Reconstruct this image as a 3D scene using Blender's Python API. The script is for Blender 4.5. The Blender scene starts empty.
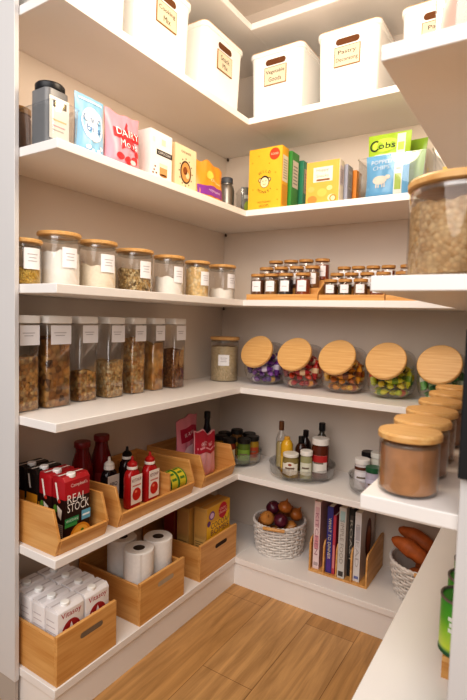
import bpy, bmesh, math, random
from mathutils import Vector, Matrix, Euler
random.seed(7)
PI = math.pi
scene = bpy.context.scene
COL = scene.collection

# ------------------------------------------------------------------ materials
def lin(h):
    h = h.lstrip('#')
    o = []
    for i in (0, 2, 4):
        c = int(h[i:i+2], 16) / 255
        o.append(c/12.92 if c <= .04045 else ((c+.055)/1.055)**2.4)
    return (*o, 1)

def new_mat(name):
    m = bpy.data.materials.new(name); m.use_nodes = True
    nt = m.node_tree
    return m, nt, nt.nodes['Principled BSDF']

def coords(nt, scale=(1, 1, 1)):
    tc = nt.nodes.new('ShaderNodeTexCoord'); mp = nt.nodes.new('ShaderNodeMapping')
    mp.inputs['Scale'].default_value = scale
    nt.links.new(tc.outputs['Object'], mp.inputs['Vector'])
    return mp.outputs['Vector']

def plain(name, col, rough=.5, var=.06, scale=14, metal=0, bump=0, spec=.5):
    """colour with a little procedural mottling"""
    m, nt, b = new_mat(name)
    v = coords(nt)
    n = nt.nodes.new('ShaderNodeTexNoise'); n.inputs['Scale'].default_value = scale; n.inputs['Detail'].default_value = 3
    nt.links.new(v, n.inputs['Vector'])
    r = nt.nodes.new('ShaderNodeValToRGB')
    c = lin(col)
    r.color_ramp.elements[0].color = (*[x*(1-var) for x in c[:3]], 1); r.color_ramp.elements[0].position = .3
    r.color_ramp.elements[1].color = (*[min(1, x*(1+var)) for x in c[:3]], 1); r.color_ramp.elements[1].position = .7
    nt.links.new(n.outputs['Fac'], r.inputs['Fac']); nt.links.new(r.outputs['Color'], b.inputs['Base Color'])
    b.inputs['Roughness'].default_value = rough; b.inputs['Metallic'].default_value = metal
    b.inputs['Specular IOR Level'].default_value = spec
    if bump:
        bp = nt.nodes.new('ShaderNodeBump'); bp.inputs['Strength'].default_value = bump; bp.inputs['Distance'].default_value = .003
        nt.links.new(n.outputs['Fac'], bp.inputs['Height']); nt.links.new(bp.outputs['Normal'], b.inputs['Normal'])
    return m

def wood(name, c1, c2, axis='X', rough=.5, freq=60, strips=0):
    """bamboo: long fibre streaks along one axis, optional glued strips"""
    m, nt, b = new_mat(name)
    sc = {'X': (2.5, freq, freq), 'Y': (freq, 2.5, freq), 'Z': (freq, freq, 2.5)}[axis]
    v = coords(nt, sc)
    n = nt.nodes.new('ShaderNodeTexNoise'); n.inputs['Scale'].default_value = 1; n.inputs['Detail'].default_value = 4; n.inputs['Roughness'].default_value = .65
    nt.links.new(v, n.inputs['Vector'])
    r = nt.nodes.new('ShaderNodeValToRGB')
    r.color_ramp.elements[0].color = lin(c1); r.color_ramp.elements[0].position = .32
    r.color_ramp.elements[1].color = lin(c2); r.color_ramp.elements[1].position = .68
    nt.links.new(n.outputs['Fac'], r.inputs['Fac'])
    nt.links.new(r.outputs['Color'], b.inputs['Base Color'])
    b.inputs['Roughness'].default_value = rough
    return m

def grains(name, cols, scale, rough=.7, bump=.8, dist=.004, dark=.6):
    """heap of grains: voronoi cells with their own tones"""
    m, nt, b = new_mat(name)
    v = coords(nt)
    vo = nt.nodes.new('ShaderNodeTexVoronoi'); vo.inputs['Scale'].default_value = scale
    nt.links.new(v, vo.inputs['Vector'])
    sp = nt.nodes.new('ShaderNodeSeparateColor'); nt.links.new(vo.outputs['Color'], sp.inputs['Color'])
    r = nt.nodes.new('ShaderNodeValToRGB')
    els = r.color_ramp.elements
    while len(els) < len(cols): els.new(.5)
    for i, c in enumerate(cols):
        els[i].position = i/(max(1, len(cols)-1)); els[i].color = lin(c)
    nt.links.new(sp.outputs['Red'], r.inputs['Fac'])
    mr = nt.nodes.new('ShaderNodeMapRange'); mr.inputs['From Min'].default_value = .1; mr.inputs['From Max'].default_value = .75
    mr.inputs['To Min'].default_value = 1; mr.inputs['To Max'].default_value = dark
    nt.links.new(vo.outputs['Distance'], mr.inputs['Value'])
    mx = nt.nodes.new('ShaderNodeMix'); mx.data_type = 'RGBA'; mx.blend_type = 'MULTIPLY'; mx.inputs['Factor'].default_value = 1
    nt.links.new(r.outputs['Color'], mx.inputs['A']); nt.links.new(mr.outputs['Result'], mx.inputs['B'])
    nt.links.new(mx.outputs['Result'], b.inputs['Base Color'])
    bp = nt.nodes.new('ShaderNodeBump'); bp.inputs['Strength'].default_value = bump; bp.inputs['Distance'].default_value = dist; bp.invert = True
    nt.links.new(vo.outputs['Distance'], bp.inputs['Height']); nt.links.new(bp.outputs['Normal'], b.inputs['Normal'])
    b.inputs['Roughness'].default_value = rough
    return m

def glass(name, tint='#ffffff', gloss=1.0, rough=.04, base=.04):
    m, nt, b = new_mat(name)
    nt.nodes.remove(b)
    out = [n for n in nt.nodes if n.type == 'OUTPUT_MATERIAL'][0]
    tr = nt.nodes.new('ShaderNodeBsdfTransparent'); tr.inputs['Color'].default_value = lin(tint)
    gl = nt.nodes.new('ShaderNodeBsdfGlossy'); gl.inputs['Roughness'].default_value = rough
    lw = nt.nodes.new('ShaderNodeLayerWeight'); lw.inputs['Blend'].default_value = .25
    mr = nt.nodes.new('ShaderNodeMapRange'); mr.inputs['To Min'].default_value = base; mr.inputs['To Max'].default_value = .75*gloss
    nt.links.new(lw.outputs['Facing'], mr.inputs['Value'])
    # a slightly uneven surface
    v = coords(nt); n = nt.nodes.new('ShaderNodeTexNoise'); n.inputs['Scale'].default_value = 25
    nt.links.new(v, n.inputs['Vector'])
    bp = nt.nodes.new('ShaderNodeBump'); bp.inputs['Strength'].default_value = .06; bp.inputs['Distance'].default_value = .002
    nt.links.new(n.outputs['Fac'], bp.inputs['Height']); nt.links.new(bp.outputs['Normal'], gl.inputs['Normal'])
    ms = nt.nodes.new('ShaderNodeMixShader')
    nt.links.new(mr.outputs['Result'], ms.inputs['Fac']); nt.links.new(tr.outputs['BSDF'], ms.inputs[1]); nt.links.new(gl.outputs['BSDF'], ms.inputs[2])
    nt.links.new(ms.outputs['Shader'], out.inputs['Surface'])
    return m

def floor_mat():
    m, nt, b = new_mat('oak_planks')
    tc = nt.nodes.new('ShaderNodeTexCoord')
    mp = nt.nodes.new('ShaderNodeMapping'); mp.inputs['Rotation'].default_value = (0, 0, PI/2); mp.inputs['Location'].default_value = (.3, .07, 0)
    nt.links.new(tc.outputs['Object'], mp.inputs['Vector'])
    br = nt.nodes.new('ShaderNodeTexBrick')
    br.inputs['Scale'].default_value = 1; br.inputs['Brick Width'].default_value = 1.1; br.inputs['Row Height'].default_value = .19
    br.inputs['Mortar Size'].default_value = .0012; br.inputs['Mortar Smooth'].default_value = .3; br.offset = .37
    br.inputs['Color1'].default_value = lin('#cfa470'); br.inputs['Color2'].default_value = lin('#bf9159'); br.inputs['Mortar'].default_value = lin('#8a6238')
    nt.links.new(mp.outputs['Vector'], br.inputs['Vector'])
    mp2 = nt.nodes.new('ShaderNodeMapping'); mp2.inputs['Scale'].default_value = (22, 1.6, 1)
    nt.links.new(tc.outputs['Object'], mp2.inputs['Vector'])
    n = nt.nodes.new('ShaderNodeTexNoise'); n.inputs['Scale'].default_value = 1.6; n.inputs['Detail'].default_value = 6; n.inputs['Roughness'].default_value = .62; n.inputs['Distortion'].default_value = .6
    nt.links.new(mp2.outputs['Vector'], n.inputs['Vector'])
    r = nt.nodes.new('ShaderNodeValToRGB')
    r.color_ramp.elements[0].color = (.5, .45, .38, 1); r.color_ramp.elements[0].position = .28
    r.color_ramp.elements[1].color = (1.12, 1.1, 1.08, 1); r.color_ramp.elements[1].position = .68
    nt.links.new(n.outputs['Fac'], r.inputs['Fac'])
    mx = nt.nodes.new('ShaderNodeMix'); mx.data_type = 'RGBA'; mx.blend_type = 'MULTIPLY'; mx.inputs['Factor'].default_value = .85
    nt.links.new(br.outputs['Color'], mx.inputs['A']); nt.links.new(r.outputs['Color'], mx.inputs['B'])
    nt.links.new(mx.outputs['Result'], b.inputs['Base Color'])
    b.inputs['Roughness'].default_value = .42
    bp = nt.nodes.new('ShaderNodeBump'); bp.inputs['Strength'].default_value = .15; bp.inputs['Distance'].default_value = .002
    nt.links.new(n.outputs['Fac'], bp.inputs['Height']); nt.links.new(bp.outputs['Normal'], b.inputs['Normal'])
    return m

W = {}
W['wall'] = plain('wall_paint', '#e3d7cb', .7, .02, 3)
W['jamb'] = plain('jamb_paint', '#d6d3d2', .5, .015, 3)
W['ceil'] = plain('ceiling_paint', '#e8e0d8', .8, .02, 3)
W['shelf'] = plain('shelf_lacquer', '#f1ece8', .38, .012, 4)
W['skirt'] = plain('skirting_grey', '#b9afa6', .6, .03, 5)
W['bam'] = wood('bamboo', '#c88c48', '#e3b170', 'Y', .45, 55)
W['bamx'] = wood('bamboo_cross', '#c88c48', '#e3b170', 'X', .45, 55)
W['lid'] = wood('bamboo_lid', '#d29c5c', '#e6bb7e', 'X', .42, 110)
W['lidrim'] = wood('bamboo_lid_edge', '#a9763c', '#cf9c5c', 'X', .5, 60)
W['glass'] = glass('clear_glass')
W['acry'] = glass('clear_acrylic', '#f6f7f8', 1, .07, .085)
W['white'] = plain('white_plastic', '#fbf9f5', .35, .01, 6)
W['lab'] = plain('label_paper', '#f4f2f4', .6, .01, 20)
W['seal'] = glass('silicone_seal', '#dfe3e2', .6, .25, .18)
W['ink'] = plain('ink_grey', '#b4b0b4', .7, .02)
W['black'] = plain('black_plastic', '#17171b', .4, .05)
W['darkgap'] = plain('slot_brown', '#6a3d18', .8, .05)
W['slot'] = plain('slot_dark', '#3a2412', .8, .05)
W['pewter'] = plain('pewter', '#8e8a86', .35, .06, 20, .7)
W['paper'] = plain('kitchen_paper', '#f3efeb', .9, .03, 90, 0, .25)
W['card'] = plain('cardboard_core', '#5a4535', .9, .08, 40)
W['wick'] = plain('white_wicker', '#e6e0da', .7, .1, 80, 0, .3)
_pc = {}
def C(h, rough=.5):
    k = (h, rough)
    if k not in _pc: _pc[k] = plain('print_'+h[1:], h, rough, .03, 30)
    return _pc[k]

# ------------------------------------------------------------------ mesh builder
_fontcache = {}
def text_geo(s):
    if s in _fontcache: return _fontcache[s]
    cu = bpy.data.curves.new('t', 'FONT'); cu.body = s; cu.align_x = 'CENTER'; cu.align_y = 'CENTER'; cu.resolution_u = 2
    ob = bpy.data.objects.new('t', cu); COL.objects.link(ob)
    dg = bpy.context.evaluated_depsgraph_get(); dg.update()
    me = ob.evaluated_get(dg).to_mesh()
    vs = [v.co.copy() for v in me.vertices]; fs = [list(p.vertices) for p in me.polygons]
    ob.evaluated_get(dg).to_mesh_clear()
    bpy.data.objects.remove(ob); bpy.data.curves.remove(cu)
    if vs:
        x0 = min(v.x for v in vs); x1 = max(v.x for v in vs); y0 = min(v.y for v in vs); y1 = max(v.y for v in vs)
        vs = [((v.x-(x0+x1)/2), (v.y-(y0+y1)/2)) for v in vs]
        r = (vs, fs, x1-x0, y1-y0)
    else: r = ([], [], 1, 1)
    _fontcache[s] = r
    return r

def rr(w, d, r, n=4, cx=0, cy=0):
    """rounded rectangle, counter-clockwise seen from above"""
    r = min(r, w/2-1e-5, d/2-1e-5)
    pts = []
    for k, (sx, sy) in enumerate(((1, 1), (-1, 1), (-1, -1), (1, -1))):
        for i in range(n+1):
            a = PI/2*k + PI/2*i/n
            pts.append((cx+sx*(w/2-r)+r*math.cos(a), cy+sy*(d/2-r)+r*math.sin(a)))
    return pts

class MB:
    def __init__(s): s.v = []; s.f = []; s.m = []; s.mats = []
    def mi(s, mat):
        if mat not in s.mats: s.mats.append(mat)
        return s.mats.index(mat)
    def add(s, vs, fs, mat):
        o = len(s.v); k = s.mi(mat)
        s.v += [tuple(v) for v in vs]
        for f in fs: s.f.append([i+o for i in f]); s.m.append(k)
        return s
    def box(s, x0, x1, y0, y1, z0, z1, mat):
        vs = [(x, y, z) for z in (z0, z1) for y in (y0, y1) for x in (x0, x1)]
        return s.add(vs, [(0, 2, 3, 1), (4, 5, 7, 6), (0, 1, 5, 4), (2, 6, 7, 3), (0, 4, 6, 2), (1, 3, 7, 5)], mat)
    def loft(s, secs, mat, cap0=True, cap1=True):
        n = len(secs[0]); vs = [p for sec in secs for p in sec]; fs = []
        for k in range(len(secs)-1):
            for i in range(n):
                j = (i+1) % n
                fs.append((k*n+i, k*n+j, (k+1)*n+j, (k+1)*n+i))
        if cap0: fs.append(tuple(reversed(range(n))))
        if cap1: fs.append(tuple((len(secs)-1)*n+i for i in range(n)))
        return s.add(vs, fs, mat)
    def rbox(s, w, d, z0, z1, r, mat, w2=None, d2=None, cx=0, cy=0, n=4, cap1=True, e=.0015):
        """upright rounded box, tapering to w2 x d2, softened top and bottom edges"""
        w2 = w2 or w; d2 = d2 or d
        S = []
        for (t, k) in ((0, e), (e/(z1-z0), 0), (1-e/(z1-z0), 0), (1, e)):
            ww = w+(w2-w)*t-2*k; dd = d+(d2-d)*t-2*k
            S.append([(x, y, z0+(z1-z0)*t) for x, y in rr(ww, dd, r, n, cx, cy)])
        return s.loft(S, mat, True, cap1)
    def lathe(s, prof, mat, n=36, cx=0, cy=0, cap0=True, cap1=True):
        secs = [[(cx+r*math.cos(2*PI*i/n), cy+r*math.sin(2*PI*i/n), z) for i in range(n)] for r, z in prof]
        return s.loft(secs, mat, cap0, cap1)
    def tube(s, pts, r, mat, n=8, closed=False):
        pts = [Vector(p) for p in pts]; L = len(pts); secs = []
        up = Vector((.13, .21, .97))
        for i, p in enumerate(pts):
            a = pts[(i-1) % L] if (closed or i > 0) else p
            b = pts[(i+1) % L] if (closed or i < L-1) else p
            t = (b-a).normalized()
            u = t.cross(up)
            if u.length < 1e-4: u = t.cross(Vector((1, 0, 0)))
            u.normalize(); w = t.cross(u)
            rad = r[i] if isinstance(r, (list, tuple)) else r
            secs.append([tuple(p+u*rad*math.cos(2*PI*k/n)-w*rad*math.sin(2*PI*k/n)) for k in range(n)])
        if closed: secs.append(secs[0]); return s.loft(secs, mat, False, False)
        return s.loft(secs, mat)
    def prism(s, poly, a0, a1, mat, axis='Y'):
        """poly of 2-D points pushed along an axis: 'Y' -> (x,z), 'X' -> (y,z), 'Z' -> (x,y)"""
        def P(p, a): return {'Y': (p[0], a, p[1]), 'X': (a, p[0], p[1]), 'Z': (p[0], p[1], a)}[axis]
        n = len(poly)
        vs = [P(p, a0) for p in poly]+[P(p, a1) for p in poly]
        fs = [tuple(range(n)), tuple(reversed(range(n, 2*n)))]+[(i, i+n, (i+1) % n+n, (i+1) % n) for i in range(n)]
        return s.add(vs, fs, mat)
    # flat print on a face; warp maps (x,z) to 3-D
    def poly2(s, pts, warp, mat): return s.add([warp(x, z) for x, z in pts], [tuple(range(len(pts)))], mat)
    def rect(s, x0, x1, z0, z1, warp, mat, nx=1, nz=1):
        vs = [warp(x0+(x1-x0)*i/nx, z0+(z1-z0)*k/nz) for k in range(nz+1) for i in range(nx+1)]
        fs = [(k*(nx+1)+i, k*(nx+1)+i+1, (k+1)*(nx+1)+i+1, (k+1)*(nx+1)+i) for k in range(nz) for i in range(nx)]
        return s.add(vs, fs, mat)
    def ell(s, cx, cz, rx, rz, warp, mat, n=24):
        vs = [warp(cx, cz)]+[warp(cx+rx*math.cos(2*PI*i/n), cz+rz*math.sin(2*PI*i/n)) for i in range(n)]
        return s.add(vs, [(0, 1+i, 1+(i+1) % n) for i in range(n)], mat)
    def ring(s, cx, cz, r0, r1, warp, mat, n=24, a0=0, a1=2*PI):
        vs = []
        for i in range(n+1):
            a = a0+(a1-a0)*i/n
            vs += [warp(cx+r0*math.cos(a), cz+r0*math.sin(a)), warp(cx+r1*math.cos(a), cz+r1*math.sin(a))]
        return s.add(vs, [(2*i, 2*i+1, 2*i+3, 2*i+2) for i in range(n)], mat)
    def text(s, t, cx, cz, h, warp, mat, width=None, rot=0):
        vs, fs, w, hh = text_geo(t)
        if not vs: return s
        kz = h/hh; kx = kz if width is None else width/w
        ca, sa = math.cos(rot), math.sin(rot)
        P = []
        for x, z in vs:
            x *= kx; z *= kz
            P.append(warp(cx+x*ca-z*sa, cz+x*sa+z*ca))
        return s.add(P, fs, mat)
    def move(s, M):
        s.v = [tuple(M @ Vector(v)) for v in s.v]; return s
    def build(s, name, parent=None, loc=None, rz=0, bevel=0, flat=False, fix=True, ang=35):
        me = bpy.data.meshes.new(name); me.from_pydata(s.v, [], s.f)
        for m in s.mats: me.materials.append(m)
        for i, p in enumerate(me.polygons): p.material_index = s.m[i]; p.use_smooth = not flat
        if not flat: me.set_sharp_from_angle(angle=math.radians(ang))
        me.update()
        o = bpy.data.objects.new(name, me); COL.objects.link(o)
        if parent: o.parent = parent
        if loc: o.location = loc
        if rz: o.rotation_euler = (0, 0, rz)
        if bevel:
            b = o.modifiers.new('soft', 'BEVEL'); b.width = bevel; b.segments = 2; b.limit_method = 'ANGLE'; b.angle_limit = math.radians(40)
        return o

def front(y): return lambda x, z: (x, y, z)
def cyl(R, ang=0, cx=0, cy=0):
    """print wrapped round an upright cylinder; x = 0 looks toward -Y turned by ang"""
    return lambda x, z: (cx+R*math.sin(x/R+ang), cy-R*math.cos(x/R+ang), z)

def thing(name, label, cat, loc=(0, 0, 0), rz=0, group=None, rot=None):
    o = bpy.data.objects.new(name, None); COL.objects.link(o); o.empty_display_size = .02
    o.location = loc; o.rotation_euler = rot or (0, 0, rz)
    return tag(o, label, cat, group)
def tag(o, label, cat, group=None, kind=None):
    o['label'] = label; o['category'] = cat
    if group: o['group'] = group
    if kind: o['kind'] = kind
    return o
def struct(o): o['kind'] = 'structure'; return o
def dup(root, loc, rz=None, label=None, rot=None, scale=None):
    r = root.copy(); COL.objects.link(r); r.location = loc
    if rz is not None: r.rotation_euler = (0, 0, rz)
    if rot is not None: r.rotation_euler = rot
    if scale: r.scale = scale
    if label: r['label'] = label
    for ch in list(root.children):
        c = ch.copy(); COL.objects.link(c); c.parent = r
        for g in list(ch.children):
            d = g.copy(); COL.objects.link(d); d.parent = c
    return r

# ------------------------------------------------------------------ the room and its shelves
Zs = [0, .1238, .4944, .8704, 1.2419, 1.6123, 1.9838, 2.3572]
T = .0254; DL = .32; DB = .323; YN = -1.25; XR = 1.147; RW = 1.465
struct(MB().box(-.3, 3.2, -3.6, .1, -.03, 0, floor_mat()).build('floor'))
struct(MB().box(-.12, 1.6, -1.27, .1, 2.62, 2.66, W['ceil']).build('ceiling'))
struct(MB().box(-.1, 0, -1.25, .1, 0, 2.62, W['wall']).build('wall_left'))
struct(MB().box(0, RW, 0, .1, 0, 2.62, W['wall']).build('wall_back'))
struct(MB().box(RW, RW+.1, -1.25, .1, 0, 2.62, W['wall']).build('wall_right'))
struct(MB().box(-.5, .162, -1.266, -1.252, .088, 2.66, W['jamb']).build('trim_1', bevel=.0015))       # end panel, left of the opening
struct(MB().box(-.5, .157, -1.262, -1.252, 0, .088, W['skirt']).build('baseboard_left'))
struct(MB().box(1.3035, 1.64, -1.278, -1.264, .0, 2.66, W['jamb']).build('trim_2', bevel=.0015))         # end panel, right of the opening
struct(MB().box(0, DL-.008, YN+.006, 0, 0, Zs[1]-T, W['shelf']).build('trim_3'))                         # plinth under the left run
struct(MB().box(DL-.008, RW, -DB+.008, 0, 0, Zs[1]-T, W['shelf']).build('trim_4'))                      # plinth under the back run

level = {1: 'lowest', 2: 'second lowest', 3: 'third lowest', 4: 'fourth lowest', 5: 'fifth lowest', 6: 'sixth lowest', 7: 'topmost'}
ltxt = {1: 'white left shelf on the floor plinth under the deep bamboo boxes', 2: 'white left shelf under the stock cartons and sauce bottles',
        3: 'white left shelf under the tall cereal containers', 4: 'white left shelf under the round flour and bean jars',
        5: 'white left shelf under the blue and pink pouches', 6: 'white left shelf under the tall white storage bins',
        7: 'white left shelf just below the ceiling, seen from underneath'}
btxt = {1: 'white back shelf on the floor plinth under the wicker baskets and books', 2: 'white back shelf under the clear turntable of bottles',
        3: 'white back shelf under the slanted candy jars', 4: 'white back shelf under the stepped spice racks',
        5: 'white back shelf under the yellow cereal box and green bag', 6: 'white back shelf under the white bins with card labels',
        7: 'white back shelf just below the ceiling, seen from underneath'}
rtxt = {2: 'white right shelf low down carrying the green cans', 3: 'white right shelf under the row of brown spice jars',
        4: 'white right shelf under the large wide glass jar', 5: 'white right shelf at upper right corner, seen from underneath'}
for i in range(1, 8):
    z = Zs[i]
    tag(MB().box(0, DL, YN, -.0005, z-T, z, W['shelf']).build('wall_shelf', bevel=.0018), ltxt[i], 'shelf', 'left wall shelves')
    tag(MB().box(DL+.0003, RW, -DB, -.0005, z-T, z, W['shelf']).build('wall_shelf', bevel=.0018), btxt[i], 'shelf', 'back wall shelves')
    if i in rtxt:
        tag(MB().box(XR, RW, -1.261, -DB-.0003, z-T, z, W['shelf']).build('wall_shelf', bevel=.0018), rtxt[i], 'shelf', 'right wall shelves')

RL = PI/2     # things on the left wall look toward +X
# small dark fixings in the wall corner under the shelves
for k, (x, y, z, lab) in enumerate(((.012, -.008, Zs[6]-T, 'small dark shelf pin in the wall corner under the white bin shelf'),
                                    (.012, -.008, Zs[5]-T, 'small dark shelf pin in the wall corner under the pouch shelf'),
                                    (.012, -.008, Zs[4]-T, 'small dark shelf pin in the wall corner under the flour jar shelf'))):
    o = MB().lathe([(.0045, 0), (.0055, .004), (.0055, .008), (.003, .008), (.003, .014)], C('#4a3626'), 12).build('shelf_pin', loc=(x, y, z-.014))
    tag(o, lab, 'shelf pin', 'shelf pins')
# matte black bar handle on the white panel at the right edge
bar = thing('bar_handle', 'matte black vertical bar handle on the white panel at the right edge', 'bar', (1.319, -1.279, .937))
MB().rbox(.036, .012, 0, .222, .003, plain('matte_black', '#121216', .55, .04), cy=-.008).build('handle_bar', bar)
MB().box(-.008, .008, -.004, .001, .03, .05, C('#101014')).box(-.008, .008, -.004, .001, .17, .19, C('#101014')).build('mount', bar)

# ------------------------------------------------------------------ white storage bins (top shelf)
def storage_bin(label, loc, rz, w, l1, l2):
    t = thing('storage_bin', label, 'storage bin', loc, rz, 'white storage bins on the top shelf')
    h = .27; d = .275; w0 = w-.018
    b = MB(); S = []
    prof = [(w0-.006, 0), (w0, .004), (w-.004, h-.02), (w+.006, h-.018), (w+.006, h-.002), (w+.002, h), (w-.006, h), (w-.008, h-.01), (w0-.008, .006)]
    for ww, z in prof:
        S.append([(x, y, z) for x, y in rr(ww, ww+d-w, .024, 6)])
    b.loft(S, W['white']); body = b.build('body', t)
    rm = MB(); rm.tube([(x, y, h) for x, y in rr(w+.001, d+.001, .024, 6)], .0022, C('#dcb183'), 6, True); rm.build('rim_shading', t)  # tan tube paints the warm shading along the white rim
    yf = lambda z: -(d-.018+(.018-.004)*z/(h-.02))/2-.0012
    wp = lambda x, z: (x, yf(z), z)
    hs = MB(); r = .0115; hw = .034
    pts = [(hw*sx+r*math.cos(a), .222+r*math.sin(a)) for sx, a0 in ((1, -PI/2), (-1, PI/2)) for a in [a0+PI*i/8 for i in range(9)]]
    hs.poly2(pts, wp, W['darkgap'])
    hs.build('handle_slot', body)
    c = MB(); y0 = yf(.17)
    c.prism([(-.05, .132), (.05, .132), (.05, .204), (-.05, .204)], y0+.001, y0-.0022, C('#9a6c34'), 'Y')
    wp2 = lambda x, z: (x, y0-.0027, z); wq = lambda x, z: (x, y0-.0032, z)
    c.rect(-.0475, .0475, .1345, .2015, wp2, C('#e6d5b8'))
    c.text(l1, 0, .181, .018, wq, C('#1c140e'), min(.084, .0115*len(l1)))
    c.text(l2, 0, .154, .018, wq, C('#1c140e'), min(.084, .0115*len(l2)))
    c.build('label_card', body)
    return t
z6 = Zs[6]
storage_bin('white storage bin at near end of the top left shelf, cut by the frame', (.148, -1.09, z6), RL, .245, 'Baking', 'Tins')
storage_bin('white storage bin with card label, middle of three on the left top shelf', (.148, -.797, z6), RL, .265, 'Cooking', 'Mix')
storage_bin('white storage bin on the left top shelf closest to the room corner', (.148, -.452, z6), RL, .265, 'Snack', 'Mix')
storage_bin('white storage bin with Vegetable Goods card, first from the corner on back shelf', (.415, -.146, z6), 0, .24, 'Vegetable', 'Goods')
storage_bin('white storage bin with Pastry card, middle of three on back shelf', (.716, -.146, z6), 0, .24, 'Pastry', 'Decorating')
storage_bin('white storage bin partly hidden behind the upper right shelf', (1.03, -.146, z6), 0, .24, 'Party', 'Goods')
# blurred glass jar on the upper right shelf
def swing_jar():
    t = thing('glass_jar', 'blurred glass jar on the upper right shelf at the frame corner', 'jar', (1.262, -1.17, Zs[5]))
    MB().lathe([(.04, 0), (.05, .006), (.052, .02), (.052, .11), (.044, .125), (.044, .14)], W['glass'], 32, cap1=False).build('glass_body', t)
    MB().lathe([(.047, 0), (.048, .02), (.046, .05), (.04, .07), (.0, .075)], C('#d9b7a4'), 28).build('filling', t, loc=(0, 0, .006))
    MB().lathe([(.048, 0), (.05, .003), (.05, .014), (.047, .017)], W['lid'], 32).build('lid', t, loc=(0, 0, .14))
swing_jar()

# ------------------------------------------------------------------ pouches, boxes
def carton(name, label, cat, loc, rz, w, d, h, col, side=None, group=None, top=None, art=None, art_side=None, rot=None):
    """printed box: body with folded top flap, separate printed front"""
    t = thing(name, label, cat, loc, rz, group, rot)
    b = MB()
    b.rbox(w, d, 0, h, .0018, C(side or col, .45), n=2)
    body = b.build('body', t)
    f = MB(); wp = front(-d/2-.0006)
    f.rect(-w/2+.001, w/2-.001, .001, h-.001, wp, C(col, .4))
    if art: art(f, front(-d/2-.0012), front(-d/2-.0016), w, h)
    f.build('printed_front', body)
    s = MB(); ws = lambda y, z: (w/2+.0006, y, z)
    if art_side:
        art_side(s, ws, d, h); s.build('printed_side', t)
    fl = MB().rect(-w/2+.001, w/2-.001, -.001, .001, lambda x, z: (x, z, h+.0005), C('#b8a890')); fl.add([(-w/2+.002, -d/2+.002, h+.0004), (w/2-.002, -d/2+.002, h+.0004), (w/2-.002, d/2-.002, h+.0004), (-w/2+.002, d/2-.002, h+.0004)], [(0, 1, 2, 3)], C(top or side or col, .45))
    fl.build('top_flap', t)
    return t

def pouch(name, label, cat, loc, rz, w, h, th, col, art=None, group=None, wavy=.004, seed=0, rot=None, back=None, topcut=None, rough=.35):
    t = thing(name, label, cat, loc, rz, group, rot)
    rnd = random.Random(seed)
    ph = [rnd.uniform(0, 6) for _ in range(4)]
    def half(u, v):   # thickness: gusset at the foot, seal at the top
        prof = (1-v**2.2)*.9+.06
        if v < .08: prof *= .7+.3*v/.08
        edge = max(0, 1-abs(u)**2.6)
        wob = wavy*(math.sin(7*v+3*u+ph[0])+math.sin(11*u-5*v+ph[1]))*(.3+.7*min(1, (1-v)*4))*edge
        return th/2*prof*edge**.55+wob*.5+.0008
    def wid(v): return w/2*(1-.05*math.sin(PI*min(1, v*1.05)))
    def top(u):
        return h if not topcut else h-topcut*(.5+.32*math.sin(2.6*u+ph[2])+.18*math.sin(7*u+ph[3]))
    NX, NZ = 14, 16
    b = MB()
    for sgn in (-1, 1):
        vs = [(u*wid(v), sgn*half(u, v), v*top(u)) for v in [k/NZ for k in range(NZ+1)] for u in [-1+2*i/NX for i in range(NX+1)]]
        fs = [(k*(NX+1)+i, k*(NX+1)+i+1, (k+1)*(NX+1)+i+1, (k+1)*(NX+1)+i) for k in range(NZ) for i in range(NX)]
        if sgn > 0: fs = [tuple(reversed(f)) for f in fs]
        b.add(vs, fs, C(col if sgn < 0 else (back or col), rough))
    body = b.build('pouch_body', t)
    if art:
        def wp(off):
            def g(x, z):
                v = min(1, max(0, z/h)); u = max(-.98, min(.98, x/wid(v)))
                return (x, -half(u, v)-off, v*top(u))
            return g
        f = MB(); art(f, wp(.0016), wp(.0024), w, h)
        f.build('printed_front', body)
    return t

z5 = Zs[5]
def clear_bin(label, loc, rz, w, d, h, mat=None):
    t = MB(); th = .003; m = mat or W['acry']
    o = []
    S = [[(x, y, z) for x, y in rr(ww, dd, .008, 3)] for ww, dd, z in ((w-.012, d-.012, 0), (w-.01, d-.01, .003), (w-.002, d-.002, h-.004), (w+.003, d+.003, h-.003), (w+.003, d+.003, h), (w-.004, d-.004, h))]
    t.loft(S, m, True, False)
    ob = t.build('clear_bin', loc=loc, rz=rz)
    return tag(ob, label, 'clear bin', 'clear plastic bins')
clear_bin('clear plastic bin around grey canister at near end of left shelf', (.162, -1.202, z5), RL, .086, .27, .105)
# grey canister with black lid
t = thing('coffee_canister', 'grey canister with black lid and white label in the clear bin', 'canister', (.226, -1.202, z5+.004))
MB().rbox(.074, .074, 0, .142, .016, C('#7c7b7c', .3), n=5).build('body', t)
MB().lathe([(.037, 0), (.039, .003), (.039, .016), (.036, .02)], W['black'], 30).build('lid', t, loc=(0, 0, .142))
f = MB(); wq = lambda x, z: (.0378, x, z)
f.rect(-.03, .033, .012, .122, wq, C('#f3efe6')); wq2 = lambda x, z: (.0384, x, z)
f.rect(-.02, .024, .095, .113, wq2, C('#3a3226')); f.text('COFFEE', 0.002, .104, .008, lambda x, z: (.039, x, z), C('#e8c65a'), .034)
f.rect(-.02, .024, .06, .064, wq2, C('#e2c98a')); f.rect(-.02, .02, .045, .048, wq2, C('#d8a0a8')); f.rect(-.02, .015, .034, .037, wq2, C('#b8b0a8'))
f.build('paper_label', t)
t = thing('spread_jar', 'brown jar behind the grey canister at the near end of left shelf', 'jar', (.085, -1.203, z5+.004))
MB().lathe([(.03, 0), (.034, .004), (.034, .1), (.029, .112)], C('#8d6a50', .3), 28).build('body', t)
MB().lathe([(.033, 0), (.034, .002), (.034, .016), (.032, .018)], C('#c69a5e'), 28).build('lid', t, loc=(0, 0, .112))

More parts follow.
